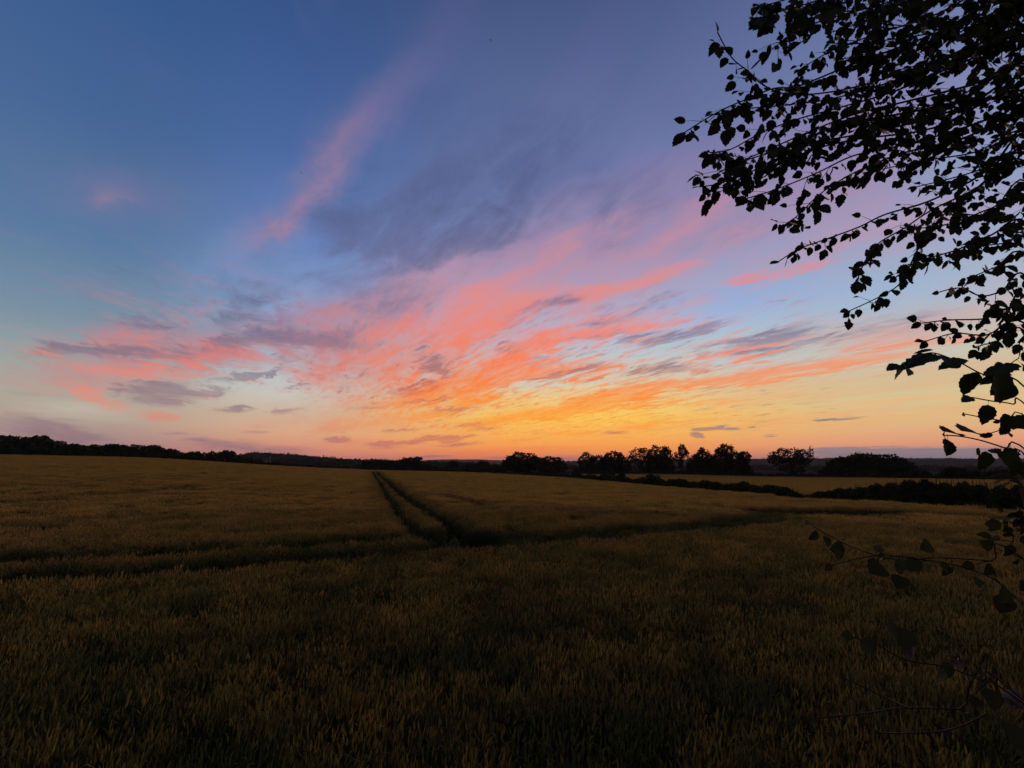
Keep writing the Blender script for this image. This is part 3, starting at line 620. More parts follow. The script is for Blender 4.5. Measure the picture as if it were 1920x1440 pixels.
photo_tree('large round dark oak left of its smaller neighbour at the field end', 978, 210, 72, 848, ROUND, 9000, .42, 1, group=T)
photo_tree('smaller rounded dark tree touching the right of the large round oak', 1033, 205, 58, 855, ROUND, 7000, .40, 2, group=T)
photo_tree('dark tree with two knobbly tops left end of the long tree row', 1116, 190, 66, 850, [(-.25, .6, .22, .4), (.1, .5, .3, .42), (.35, .4, .25, .4), (0, .25, .5, .25)], 6500, .36, 3, group=T)
photo_tree('dark tree with a flat knobbly top just right of the two-topped tree', 1153, 190, 56, 846, [(0, .72, .28, .27), (-.25, .45, .25, .4), (.2, .4, .32, .4), (0, .22, .5, .22)], 6000, .36, 4, group=T)
photo_tree('thin airy tree with sky showing through its crown beside the tall dome tree', 1200, 185, 46, 838, [(0, .72, .40, .24), (-.3, .55, .22, .16), (.1, .3, .35, .25)], 2300, .30, 5, group=T)
photo_tree('tall dome shaped tree, tallest of the long tree row', 1238, 185, 50, 834, [(-.1, .68, .32, .30), (.2, .6, .25, .32), (0, .35, .48, .33), (-.1, .15, .5, .15)], 8500, .34, 6, group=T)
photo_tree('narrow spindly tree with ragged tufts standing alone in a gap', 1277, 180, 24, 831, [(.12, .76, .28, .22), (-.32, .58, .16, .16), (0, .5, .18, .25), (.45, .66, .12, .12)], 1500, .27, 7, group=T)
photo_tree('low bushy tree filling the gap under the narrow spindly tree', 1279, 178, 30, 882, ROUND, 2200, .34, 27, group=T)
photo_tree('dark pyramid shaped tree right of the narrow spindly tree', 1318, 175, 50, 842, [(0, .6, .3, .38), (-.25, .4, .28, .38), (.25, .42, .26, .38), (0, .2, .5, .2)], 7500, .33, 8, group=T)
photo_tree('tall rounded tree with small gaps, second tallest of the row', 1362, 172, 42, 832, [(0, .76, .36, .23), (-.1, .5, .44, .3), (.3, .45, .3, .32), (0, .22, .5, .22)], 6000, .30, 9, group=T)
photo_tree('small tree with a tufted top at the right end of the long row', 1396, 168, 28, 846, [(0, .75, .36, .24), (-.15, .45, .42, .34), (0, .2, .5, .2)], 3600, .30, 10, group=T)
photo_tree('lone spreading tree with a lacy crown and a spiky right side', 1484, 160, 66, 838, [(-.1, .74, .36, .22), (.25, .7, .2, .24), (-.32, .58, .18, .18), (0, .4, .30, .3), (.42, .8, .06, .22)], 3800, .27, 11, group=T)
photo_tree('wide low dark mound of a tree right of the lone spreading tree', 1628, 155, 108, 849, BROAD, 15000, .33, 12, group=T)
photo_tree('dark bushy tree merging with the right foot of the wide low tree', 1672, 150, 60, 870, BROAD, 5000, .30, 33, group=T)
photo_tree('dark bushy tree merging with the left foot of the wide low tree', 1580, 150, 56, 868, BROAD, 5000, .30, 34, group=T)
photo_tree('round dark bush standing alone right of the wide low tree', 1718, 142, 30, 880, ROUND, 2600, .26, 13, group=T, name='bush')
photo_tree('dark bush left of the big hanging leaf', 1786, 138, 34, 876, ROUND, 2600, .26, 14, group=T, name='bush')
photo_tree('low spreading dark bush behind the big hanging leaf', 1828, 136, 44, 882, BROAD, 2600, .26, 15, group=T, name='bush')
photo_tree('low dark bush nearest the right edge of the far field', 1885, 132, 50, 880, BROAD, 3000, .26, 16, group=T, name='bush')
# row at the end of the tramlines
RW = 'trees in the row at the end of the tramlines'
for i, (px, w, top, lb) in enumerate([(690, 26, 864, 'leftmost of the row of trees where the tramlines end'), (708, 24, 862, 'dark tree right above the far end of the tramlines'),
        (727, 26, 863, 'dark round tree just right of the far end of the tramlines'), (746, 22, 865, 'lower dark tree in the middle of the tramline end row'),
        (764, 26, 857, 'tallest dome in the row of trees at the tramline end'), (800, 18, 869, 'small round tree closing the right end of the tramline row')]):
    photo_tree(lb, px, 230 + 8 * (i % 3), w, top, ROUND if i % 2 else LUMPY, 3200, .40, 40 + i, group=RW)
photo_tree('slim tree with a small tufted head above the tramline end row', 783, 235, 18, 856, [(0, .84, .45, .14), (-.1, .4, .5, .35)], 1800, .34, 50, group=RW)
for i, (px, w, top, lb) in enumerate([(850, 20, 864, 'small round tree before the pale distant hill, left one'), (905, 30, 864, 'broader round tree before the pale distant hill, right one'),
        (878, 22, 870, 'low tree between the two round trees before the distant hill'), (930, 26, 871, 'low tree beside the left foot of the large round oak')]):
    photo_tree(lb, px, 270, w, top, ROUND, 2400, .42, 60 + i, group=T)

# left ridge: individual trees behind the crest of the field
pa = photo_tree('rounded dark tree on the left ridge above the wheat', 215, 240, 34, 833, ROUND, 4200, .42, 70, group='trees along the left ridge')
pb = photo_tree('broad dark tree on the left ridge, right of the rounded one', 262, 240, 66, 834, BROAD, 6500, .42, 71, group='trees along the left ridge')
pc = photo_tree('knobbly dark tree on the left ridge, left of the rounded one', 184, 242, 30, 833, LUMPY, 3800, .42, 72, group='trees along the left ridge')
protos = [pa, pb, pc]; phs = [34, 66, 30]
ridge = [(-40, 60, 822), (6, 40, 816), (34, 56, 814), (62, 46, 819), (90, 40, 825), (116, 38, 829), (138, 32, 833), (160, 34, 835), (202, 26, 840), (240, 30, 838), (290, 32, 838), (304, 26, 845),
         (318, 22, 841), (330, 16, 844), (345, 28, 846), (366, 24, 846), (384, 22, 847), (404, 24, 845), (424, 32, 844), (444, 24, 851), (462, 26, 857), (484, 24, 862), (-100, 70, 818), (-170, 70, 822)]
words = ['tall', 'broad', 'squat', 'rounded', 'uneven', 'low', 'small', 'bushy']
for i, (px, w, top) in enumerate(ridge):
    src = protos[i % 3]; r = 235 + (i * 37 % 22)
    p = foot(px, r, -1.0); H = CAMZ + r * el_at(px, top) - p.z
    crown0 = src.children[0].data
    zs = [v.co.z for v in crown0.vertices]; xs = [v.co.x for v in crown0.vertices]
    k = H / (max(zs) * .97); kx = (w * r / FPX) / (max(xs) - min(xs)) * 1.15 / math.cos(math.atan2(p.x, p.y)) * .8
    rank = ('%s dark tree on the left ridge skyline, number %d counting from the photo\'s left edge' % (words[i % 8], i)) if False else None
    side = 'left' if px < 184 else 'right'
    order = sorted([q[0] for q in ridge]); n_ = order.index(px)
    ordw = ['first', 'second', 'third', 'fourth', 'fifth', 'sixth', 'seventh', 'eighth', 'ninth', 'tenth', 'eleventh', 'twelfth', 'thirteenth', 'fourteenth', 'fifteenth', 'sixteenth', 'seventeenth', 'eighteenth', 'nineteenth', 'twentieth', 'twenty-first', 'twenty-second', 'twenty-third', 'twenty-fourth']
    inview = [q for q in order if q > -20]
    if px > -20:
        lb = '%s dark tree in the left ridge line, %s smaller tree from the left edge' % (words[i % 8], ordw[inview.index(px)])
    else: lb = '%s dark tree on the ridge beyond the left edge' % words[i % 8]
    copy_thing(src, p, (kx, kx, k), -math.atan2(p.x, p.y) + (math.pi if i % 2 else 0), lb, 'trees along the left ridge')

# hedges
def hedge(label, pts, hgt, depth, n, leaf, seed, shoots=0, group='hedges along the field edges', m='foliage2', vary=.25):
    """pts: ground points (x, y)"""
    g = np.random.default_rng(seed)
    seg = np.array(pts, float); L = np.hypot(*np.diff(seg, axis=0).T); cum = np.concatenate([[0], np.cumsum(L)])
    t = empty('hedge', (seg[0][0], seg[0][1], float(gz(*seg[0])))); tag(t, label, 'hedge', group)
    s = g.uniform(0, cum[-1], n); px_ = np.interp(s, cum, seg[:, 0]); py_ = np.interp(s, cum, seg[:, 1])
    hh = np.interp(s, cum, hgt if hasattr(hgt, '__len__') else [hgt] * len(seg))
    hh = hh * (1 + vary * (.6 * np.sin(s * .9 + seed) + .4 * np.sin(s * 2.3 + seed * 2)) + .12 * np.sin(s * 6.1))
    th = g.uniform(0, math.pi, n); q = np.where(g.random(n) < .6, g.uniform(.85, 1.08, n), g.random(n) ** .5)
    off = np.cos(th) * q * depth / 2; z = np.sin(th) * q * hh
    ang = np.arctan2(np.gradient(np.interp(s, cum, seg[:, 1])), 1) * 0
    dx, dy = seg[-1] - seg[0]; nl = math.hypot(dx, dy)
    x = px_ - dy / nl * off; y = py_ + dx / nl * off
    p = np.stack([x, y, gz(x, y) + z], -1)
    a = g.normal(0, 1, (n, 3)); a[:, 2] += .5; a /= np.linalg.norm(a, axis=1)[:, None]
    b = np.cross(a, g.normal(0, 1, (n, 3))); b /= np.linalg.norm(b, axis=1)[:, None]
    sc = (leaf * g.uniform(.5, 1.4, n))[:, None]
    v = np.stack([p - a * sc, p - b * sc * .6, p + a * sc, p + b * sc * .6], 1).reshape(-1, 3)
    if shoots:
        ss = g.uniform(0, cum[-1], shoots); x = np.interp(ss, cum, seg[:, 0]) + g.normal(0, depth / 5, shoots); y = np.interp(ss, cum, seg[:, 1]) + g.normal(0, depth / 5, shoots)
        h2 = np.interp(ss, cum, hgt if hasattr(hgt, '__len__') else [hgt] * len(seg))
        z0 = gz(x, y) + h2 * .7; ln = g.uniform(.25, .75, shoots) * np.maximum(h2 * .5, .5)
        lean = g.normal(0, .18, (shoots, 2)); w = leaf * .28
        base_ = np.stack([x, y, z0], -1); tip = base_ + np.stack([lean[:, 0] * ln, lean[:, 1] * ln, ln + h2 * .3], -1)
        dd = np.array([dx / nl, dy / nl, 0]) * w
        v2 = np.stack([base_ - dd, base_ + dd, tip + dd * .3, tip - dd * .3], 1).reshape(-1, 3)
        v = np.concatenate([v, v2])
    v = v - np.array(t.location)[None]
    link('foliage', npmesh('foliage', v, np.arange(len(v)).reshape(-1, 4), [M[m]]), t)
    for k in range(min(14, int(cum[-1] / 2.5) + 2)):
        s0 = g.uniform(0, cum[-1]); xx = float(np.interp(s0, cum, seg[:, 0])); yy = float(np.interp(s0, cum, seg[:, 1])); zz = float(gz(xx, yy))
        h_ = float(np.interp(s0, cum, hgt if hasattr(hgt, '__len__') else [hgt] * len(seg)))
        o = t.location; mb = MB()
        mb.tube([(xx - o.x, yy - o.y, zz - o.z - .2), (xx - o.x + g.uniform(-.2, .2), yy - o.y, zz - o.z + h_ * .8)], [.06, .02], 5)
        mb.build('stem', [M['bark']], t)
    return t
def tops(lst):
    return [max(.4, CAMZ + r * el_at(px, t) - foot(px, r).z) / 1.05 for px, r, t in lst]
def gxy(px, r):
    p = foot(px, r); return (p.x, p.y)
hedge('long dark thick hedge at the right between the two fields', [gxy(1525, 50), gxy(1600, 47), gxy(1700, 46), gxy(1800, 45), gxy(1920, 43), gxy(2150, 42)], tops([(1525, 50, 927), (1600, 47, 916), (1700, 46, 909), (1800, 45, 910), (1920, 43, 922), (2150, 42, 925)]), 3.0, 60000, .11, 1, 200, vary=.10)
hedge('shorter dark hedge left of the gap before the thick hedge', [gxy(1225, 80), gxy(1300, 72), gxy(1400, 62), gxy(1485, 54)], tops([(1225, 80, 899), (1300, 72, 904), (1400, 62, 910), (1485, 54, 920)]), 2.4, 32000, .13, 2, 260)
hedge('low green hedge running down from the large round oak', [gxy(975, 140), gxy(1040, 122), gxy(1110, 104), gxy(1180, 90), gxy(1225, 81)], tops([(975, 140, 886), (1040, 122, 888), (1110, 104, 892), (1180, 90, 898), (1225, 81, 901)]), 2.4, 24000, .15, 3, 160)
for i, (px, r, w, h, lb) in enumerate([(1080, 114, 2.4, 2.7, 'round bush rising from the low hedge, left one'), (1140, 101, 3.4, 2.6, 'wide light green bush in the low hedge'), (1164, 96, 1.8, 2.3, 'narrow bush right beside the wide bush in the low hedge'),
        (1042, 126, 2.0, 2.1, 'small bush in the low hedge below the smaller rounded tree'), (1222, 80, 3.2, 2.4, 'green bush where the low hedge meets the taller dark one')]):
    make_tree(lb, foot(px, r), [(0, h * .5, w * .5, h * .45), (-w * .25, h * .35, w * .3, h * .33)], 1800, .16, 80 + i, trunk_r=.08, name='bush', group='bushes in the hedges', m='foliage2')
hedge('dark low hedge along the far edge of the golden field under the trees', [gxy(1060, 178), gxy(1200, 173), gxy(1350, 160), gxy(1500, 150), gxy(1700, 141), gxy(1920, 131), gxy(2200, 124)], 1.2, 2.5, 26000, .26, 4, 0)
hedge('thin dark hedge along the crest of the field at the left', [gxy(-200, 186), gxy(0, 192), gxy(150, 196), gxy(300, 202), gxy(450, 210), gxy(560, 210), gxy(690, 205)], [3.0, 2.6, 2.2, 2.0, 2.0, 1.2, 1.2], 2.5, 36000, .32, 5, 0, m='foliage')
hedge('low dark hedge at the end of the field behind the tramlines', [gxy(690, 215), gxy(800, 215), gxy(950, 200)], 1.5, 2.2, 9000, .3, 6, 0)

# far woods and hills
def ridge_hill(name, tops, r, m, width=.25):
    azs = np.array([azel(*p)[0] for p in tops]); zt = np.array([CAMZ + r * el_at(*p) for p in tops])
    A2 = np.linspace(azs[0], azs[-1], 240); z2 = np.interp(A2, azs, zt) + np.interp(A2, azs, zt) * 0
    rng2 = np.random.default_rng(int(r)); z2 = z2 + r * .00025 * np.convolve(rng2.normal(0, 1, 240), np.ones(7) / 3, 'same')
    T = np.linspace(-1, 1, 25); prof_ = np.cos(T * math.pi / 2) ** 1.2
    RR = r * (1 + T[None] * width) * np.ones((240, 1)); AA = np.repeat(A2[:, None], 25, 1)
    x = RR * np.sin(AA); y = RR * np.cos(AA); g0 = gz(x, y) - 1
    z = g0 + (np.maximum(z2[:, None], -60) - g0) * prof_[None]
    v = np.stack([x, y, z], -1).reshape(-1, 3); i = (np.arange(239)[:, None] * 25 + np.arange(24)[None]).ravel()
    return tag(link(name, npmesh(name, v, np.stack([i, i + 1, i + 26, i + 25], -1), [m], smooth=True)), kind='structure'), A2, z2
def wood_on(name, label, tops, r, n, size, height, seed, clumpy=1.0, spread=.12):
    g = np.random.default_rng(seed); azs = np.array([azel(*p)[0] for p in tops]); zt = np.array([CAMZ + r * el_at(*p) for p in tops])
    nc = n // 26; a = g.uniform(azs[0], azs[-1], nc); k = g.random(nc) ** 1.5
    rr = r * (1 - spread * k); zz = np.interp(a, azs, zt) - height * .5
    g0 = gz(rr * np.sin(a), rr * np.cos(a)); zz = g0 + (zz - g0) * np.clip(1 - k * .85, 0, 1)
    s = height * g.uniform(.35, .8, nc)
    C = np.stack([rr * np.sin(a), rr * np.cos(a), zz + s * .1], -1); Rr = np.stack([s * 1.1, s * 1.1, s], -1)
    v, f = leaf_cloud(C, Rr, n, size, seed)
    return tag(link(name, npmesh(name, v, f, [M['farwood']])), label, 'wood', kind='stuff')
tl = [(400, 866), (440, 857), (465, 849), (500, 850), (550, 853), (600, 857), (650, 861), (700, 863), (760, 864), (830, 867), (900, 869)]
ridge_hill('hills', tl, 760, M['hill'], .22)
wood_on('wood', 'dark wooded slope falling to the right behind the field crest', tl, 750, 60000, 1.1, 7, 3, spread=.2)
ridge_hill('hills', [(740, 866), (800, 862.5), (850, 861), (900, 861.5), (950, 863), (1020, 866)], 3800, M['hill'], .2)
t3 = [(960, 868), (1040, 866), (1085, 864), (1200, 863), (1330, 861), (1450, 860), (1600, 859), (1750, 859.5), (1920, 861), (2200, 862), (2600, 864)]
ridge_hill('hills', t3, 1900, M['hill'], .25)
wood_on('wood', 'distant line of woods on the dark skyline at the right', t3, 1880, 60000, 2.0, 11, 4, spread=.10)
wood_on('wood', 'patchy dark woods on the low land before the right hand skyline', [(1050, 876), (1400, 872), (1600, 872), (1920, 874), (2400, 876)], 900, 26000, 1.3, 7, 5, spread=.3)
wood_on('wood', 'distant low trees before the pale hill in the middle', [(800, 873), (900, 871), (960, 872), (1080, 872)], 800, 9000, 1.2, 7, 6, spread=.2)

# farm buildings among the far trees
def cottage(label, px, r, w, d, h, rz):
    p = foot(px, r); t = empty('farmhouse', p, rz); tag(t, label, 'farmhouse', 'farm buildings far behind the field')
    mb = MB(); mb.box((-w / 2, -d / 2, -1), (w / 2, d / 2, h)); mb.build('wall', [M['wall']], t)
    rf = MB(); e = .3
    rf.quad((-w / 2 - e, -d / 2 - e, h - .1), (w / 2 + e, -d / 2 - e, h - .1), (w / 2 + e, 0, h + d * .4), (-w / 2 - e, 0, h + d * .4))
    rf.quad((-w / 2 - e, d / 2 + e, h - .1), (-w / 2 - e, 0, h + d * .4), (w / 2 + e, 0, h + d * .4), (w / 2 + e, d / 2 + e, h - .1))
    for sx_ in (-1, 1):
        rf.quad((sx_ * w / 2, -d / 2, h), (sx_ * w / 2, d / 2, h), (sx_ * w / 2, 0, h + d * .38), (sx_ * w / 2, 0, h + d * .38))
    ro = rf.build('roof', [M['roof']], t)
    ch = MB(); ch.box((w * .3, -.4, h + d * .2), (w * .3 + .7, .4, h + d * .4 + 1)); ch.build('chimney', [M['wall']], ro)
    for k in (-.28, .28):
        wi = MB(); wi.box((k * w - .5, -d / 2 - .06, h * .45), (k * w + .5, -d / 2 - .003, h * .8)); wi.build('window', [M['glass']], t)
    return t
cottage('small pale farmhouse among the dark trees beyond the left field crest', 500, 330, 4.5, 4, 3.0, R(25))
cottage('pale low farm building tucked beside the row of trees', 684, 330, 5, 4, 2.6, R(15))

# ------------------------------------------------------------------ overhanging birch and shrub
def leaf_shape(seed, aspect=.78, serr=.05):
    g = random.Random(seed); n = 11; half = []
    for k in range(n + 1):
        t = k / n
        w = math.sin(math.pi * min(1, t ** .72)) ** .85 * .5 * aspect if 0 < t < 1 else 0
        w += (serr * (.5 if k % 2 else -.5)) * (1 if 0 < t < 1 else 0)
        half.append((t, max(w, 0.0)))
    rag = [g.uniform(.9, 1.1) for _ in half]
    V = []; F = []
    cup = g.uniform(-.25, .35); bend = g.uniform(-.35, .1); fold = g.uniform(.05, .35)
    for (t, w), q in zip(half, rag):
        zc = bend * t * t * .6
        V += [(0, t, zc), (w * q, t, zc + w * fold + cup * w * w), (-w * q, t, zc + w * fold + cup * w * w)]
    for k in range(n):
        a, b = 3 * k, 3 * (k + 1)
        F += [(a, b, b + 1, a + 1), (a, a + 2, b + 2, b)]
    return np.array(V), np.array(F)
LEAVES = [leaf_shape(s, random.uniform(.66, .86)) for s in range(10)]
LEAVES_BIG = [leaf_shape(s + 50, random.uniform(.85, 1.0), .03) for s in range(6)]
class Foliage:
    def __init__(s): s.v = []; s.f = []; s.n = 0
    def leaf(s, base_, axis, normal, size, g, lib=LEAVES):
        V, F = lib[g.randrange(len(lib))]
        a = axis.normalized(); x = a.cross(normal); x = x.normalized() if x.length > 1e-3 else a.orthogonal().normalized(); nz = x.cross(a)
        Mx = np.array([list(x), list(a), list(nz)]) * size
        s.v.append(V @ Mx + np.array(base_)); s.f.append(F + s.n); s.n += len(V)
    def build(s, name, m, parent):
        if not s.v: return None
        return link(name, npmesh(name, np.concatenate(s.v), np.concatenate(s.f), [m], smooth=False), parent)
def spline(pts, k=6):
    out = []
    P = [pts[0]] + list(pts) + [pts[-1]]
    for i in range(1, len(P) - 2):
        for j in range(k):
            t = j / k; a, b, c, d = P[i - 1], P[i], P[i + 1], P[i + 2]
            out.append(0.5 * ((2 * b) + (c - a) * t + (2 * a - 5 * b + 4 * c - d) * t * t + (3 * b - a - 3 * c + d) * t ** 3))
    out.append(pts[-1]); return out
def rv(g): return Vector((g.gauss(0, 1), g.gauss(0, 1), g.gauss(0, 1))).normalized()
def dress(mb, fo, pts, g, spacing, size, lib=LEAVES, catkins=None, droop=.7, skip=0.0, tip=True):
    """leaves on short stalks alternating along a twig given from base to tip"""
    acc = 0; sgn = 1
    for a, b in zip(pts[:-1], pts[1:]):
        seg = b - a; L = seg.length; d = seg.normalized() if L > 0 else Vector((0, 0, 1))
        while acc < L:
            p = a + d * acc; acc += spacing * g.uniform(.6, 1.4)
            if g.random() < skip: continue
            sgn = -sgn; sd = d.cross(Vector((0, 0, 1))); sd = sd.normalized() if sd.length > .01 else Vector((1, 0, 0))
            ax = (d * g.uniform(.1, .8) + sd * sgn * g.uniform(.1, .9) + Vector((0, 0, -1)) * droop * g.uniform(.4, 1.8) + rv(g) * .35).normalized()
            q = p + ax * size * g.uniform(.15, .4)
            mb.tube([p, p.lerp(q, .5) + Vector((0, 0, .002)), q], [.0007, .0006, .0005], 3)
            nrm = (Vector((0, -1, .2)) * g.uniform(.4, 1.6) + rv(g) * .7)
            fo.leaf(q, ax, nrm, size * g.uniform(.45, 1.15), g, lib)
            if catkins is not None and g.random() < .05:
                cl = g.uniform(.018, .028); c0 = p + Vector((g.uniform(-.01, .01), 0, -.012))
                catkins.tube([c0, c0 + Vector((0, 0, -cl * .3)), c0 + Vector((.002, 0, -cl * .75)), c0 + Vector((.003, 0, -cl))], [.001, .0032, .0028, .0006], 5)
        acc -= L
    if tip:
        d = (pts[-1] - pts[-2]).normalized(); fo.leaf(pts[-1], (d + rv(g) * .4), Vector((0, -1, .2)) + rv(g) * .7, size * g.uniform(.5, .9), g, lib)
def bough(parent, path_px, y0, y1, seed, root=None, rad=(.0025, .011), twig_every=.105, twig_len=.18, spacing=.026, size=.061, skip=.18,
          lib=LEAVES, leaf_mat='leaf', bare_tip=0.0, drop=.5, label=None, cat=None, up=0.0, world=None):
    """path_px runs from the tip towards the trunk; y0/y1 forward distance at tip / at frame edge"""
    g = random.Random(seed); n = len(path_px or ())
    pts = list(world) if world else [at(px, py, y0 + (y1 - y0) * (i / (n - 1)) + g.uniform(-.04, .04)) for i, (px, py) in enumerate(path_px)]
    if world: pts += [root]
    elif root is not None: pts += [pts[-1].lerp(root, .45) + Vector((0, 0, -.05)), root]
    pts = spline(pts, 5)[::-1]
    L = [0]
    for a, b in zip(pts[:-1], pts[1:]): L.append(L[-1] + (b - a).length)
    tot = L[-1]; mb = MB(); fo = Foliage(); ck = MB()
    mb.tube(pts, [rad[0] + (rad[1] - rad[0]) * (1 - l / tot) ** 1.2 for l in L], 6)
    i_root = 0
    if root is not None:               # no leaves on the thick part near the trunk
        i_root = 3
    nextt = L[i_root] + twig_every * g.random(); sg = 1
    for i in range(i_root, len(pts) - 1):
        d = (pts[i + 1] - pts[i]).normalized()
        while nextt < L[i + 1]:
            p = pts[i] + d * (nextt - L[i]); fr = nextt / tot; nextt += twig_every * g.uniform(.5, 1.5); sg = -sg
            ln = twig_len * g.uniform(.4, 1.3) * (1.1 - .6 * fr)
            sd = Vector((-d.z, g.uniform(-.5, .5), d.x)) * sg
            cur = p.copy(); dirn = (d * g.uniform(.6, 1.2) + sd * g.uniform(.3, .9) + rv(g) * .2).normalized(); tp = [cur.copy()]
            for s_ in range(5):
                dirn = (dirn + Vector((0, 0, -.10 * drop + up)) + rv(g) * .10).normalized(); cur = cur + dirn * ln / 5; tp.append(cur.copy())
            mb.tube(tp, [.0018, .0015, .0013, .0011, .0009, .0007], 4)
            dress(mb, fo, tp, g, spacing, size, lib, ck, skip=skip)
    k0 = max(i_root, int(len(pts) * .2)); k1 = len(pts) if not bare_tip else int(len(pts) * (1 - bare_tip))
    dress(mb, fo, pts[k0:k1], g, spacing * 1.5, size, lib, ck, skip=skip)
    o = mb.build('branch', [M['twig']], parent)
    if label: tag(o, label)
    f_ = fo.build('leaves', M[leaf_mat], o)
    if ck.v: tag(ck.build('catkins', [M['twig']], o), kind='stuff')
    return o
birch = empty('birch_tree', (3.05, 1.95, float(gz(3.05, 1.95))))
tag(birch, 'birch with dark serrated leaves and drooping catkins hanging in from the top right', 'tree')
bp = MB(); b0 = birch.location
tr_pts = [Vector((0, 0, -.3)), Vector((.03, .02, 1.0)), Vector((-.05, 0, 2.4)), Vector((0, .05, 3.8)), Vector((.1, .1, 5.4)), Vector((.05, .1, 7.2))]
tr_pts = [Vector((.08 * math.sin(z * 1.1), .05, z)) for z in (-.3, .6, 1.4, 2.2, 3.0, 3.8, 4.6, 5.4, 6.2, 6.9)]
bp.tube(spline(tr_pts, 4), [.11 * (1 - i / 37) ** .9 + .006 for i in range(37)], 10)
bp.build('trunk', [M['bark']], birch, True)
piv = empty('tmp_pivot')
BOUGHS = [  # path tip -> frame edge, Y tip, Y edge, options
    ([(1345, 60), (1372, 108), (1405, 135), (1432, 160), (1480, 177), (1560, 172), (1650, 150), (1780, 105), (1930, 50)], 1.75, 2.1, dict(size=0.063)),
    ([(1284, 248), (1322, 224), (1360, 203), (1405, 184), (1450, 166), (1500, 160), (1600, 120), (1760, 60), (1930, -20)], 1.75, 2.2, dict(size=0.065)),
    ([(1312, 350), (1345, 345), (1400, 326), (1450, 300), (1530, 268), (1620, 250), (1720, 228), (1820, 195), (1930, 150)], 1.85, 2.2, {}),
    ([(1332, 286), (1370, 280), (1430, 248), (1500, 222), (1580, 200), (1680, 170), (1800, 120), (1930, 80)], 1.85, 2.3, {}),
    ([(1400, 372), (1455, 355), (1530, 325), (1600, 292), (1680, 275), (1780, 248), (1860, 220), (1930, 185)], 1.9, 2.2, dict(size=0.063)),
    ([(1472, 425), (1502, 398), (1545, 358), (1610, 320), (1700, 285), (1800, 262), (1930, 222)], 1.9, 2.3, {}),
    ([(1460, 490), (1500, 466), (1550, 448), (1612, 425), (1660, 402), (1740, 378), (1820, 340), (1930, 290)], 1.9, 2.2, dict(twig_len=.09, twig_every=.10, size=0.050, skip=.3)),
    ([(1605, 535), (1618, 498), (1645, 458), (1695, 428), (1750, 392), (1835, 350), (1930, 280)], 1.9, 2.2, dict(size=0.055)),
    ([(1592, 583), (1642, 560), (1684, 535), (1706, 498), (1728, 455), (1770, 402), (1840, 348), (1930, 250)], 2.0, 2.3, dict(size=0.052, twig_len=.10, skip=.25)),
    ([(1728, 606), (1780, 600), (1845, 598), (1930, 588)], 2.0, 2.1, dict(size=0.052, twig_len=.08)),
    ([(1760, 548), (1800, 540), (1840, 555), (1880, 545), (1930, 520)], 2.0, 2.1, dict(size=0.052, twig_len=.09)),
    ([(1735, 640), (1790, 625), (1850, 628), (1930, 610)], 2.1, 2.2, dict(size=0.048, twig_len=.07, skip=.3)),
    ([(1680, 520), (1720, 490), (1790, 470), (1860, 440), (1930, 420)], 1.9, 2.2, dict(size=0.056, twig_len=.09)),
    ([(1700, 430), (1780, 420), (1860, 390), (1930, 370)], 2.0, 2.3, dict(size=0.056, twig_len=.10)),
    ([(1412, 40), (1450, 25), (1520, 5), (1620, -30), (1800, -90)], 1.8, 2.3, dict(size=0.063)),
    ([(1448, 92), (1500, 55), (1570, 30), (1680, 0), (1850, -60)], 1.8, 2.3, {}),
    ([(1500, 130), (1560, 95), (1640, 65), (1760, 25), (1930, -50)], 1.9, 2.3, {}),
    ([(1470, 30), (1560, 0), (1700, -40), (1900, -110)], 1.9, 2.4, {}),
    ([(1560, 60), (1640, 35), (1740, 5), (1900, -60)], 2.0, 2.4, {}),
    ([(1580, 110), (1680, 95), (1800, 60), (1930, 20)], 2.0, 2.4, {}),
    ([(1640, 140), (1740, 118), (1830, 90), (1930, 70)], 2.1, 2.4, {}),
    ([(1620, 40), (1740, 50), (1850, 30), (1930, 0)], 1.9, 2.2, {}),
    ([(1600, 245), (1700, 210), (1800, 180), (1930, 120)], 2.1, 2.4, {}),
    ([(1640, 320), (1740, 300), (1830, 285), (1930, 250)], 2.1, 2.4, {}),
    ([(1720, 350), (1800, 330), (1870, 310), (1930, 310)], 2.1, 2.3, {}),
    ([(1780, 480), (1840, 462), (1890, 455), (1930, 445)], 2.1, 2.3, dict(size=0.056, twig_len=.08)),
    ([(1800, 400), (1860, 398), (1930, 340)], 2.0, 2.2, dict(twig_len=.1)),
    ([(1820, 520), (1870, 500), (1930, 480)], 1.9, 2.1, dict(twig_len=.08, size=0.056)),
    ([(1830, 650), (1870, 640), (1930, 625)], 1.9, 2.1, dict(twig_len=.08, size=0.056)),
    ([(1322, 365), (1350, 352), (1420, 338), (1500, 290), (1600, 262), (1750, 240), (1930, 170)], 1.95, 2.3, {}),
    ([(1340, 215), (1390, 205), (1460, 198), (1560, 185), (1680, 150), (1800, 100), (1930, 60)], 1.9, 2.3, {}),
    ([(1370, 310), (1430, 285), (1510, 250), (1600, 215), (1700, 190), (1820, 160), (1930, 130)], 1.8, 2.1, {}),
    ([(1345, 325), (1400, 300), (1480, 275), (1560, 240), (1680, 215), (1930, 190)], 1.8, 2.1, {}),
    ([(1420, 15), (1500, -10), (1650, -60), (1850, -120)], 1.8, 2.1, {}),
    ([(1500, 20), (1600, 20), (1750, -10), (1900, -60)], 1.7, 2.1, {}),
    ([(1580, 85), (1700, 70), (1850, 45), (1930, 30)], 2.0, 2.3, {}),
    ([(1850, 570), (1890, 580), (1930, 560)], 1.8, 2.0, dict(twig_len=.08, size=0.063)),
]
to_world = []
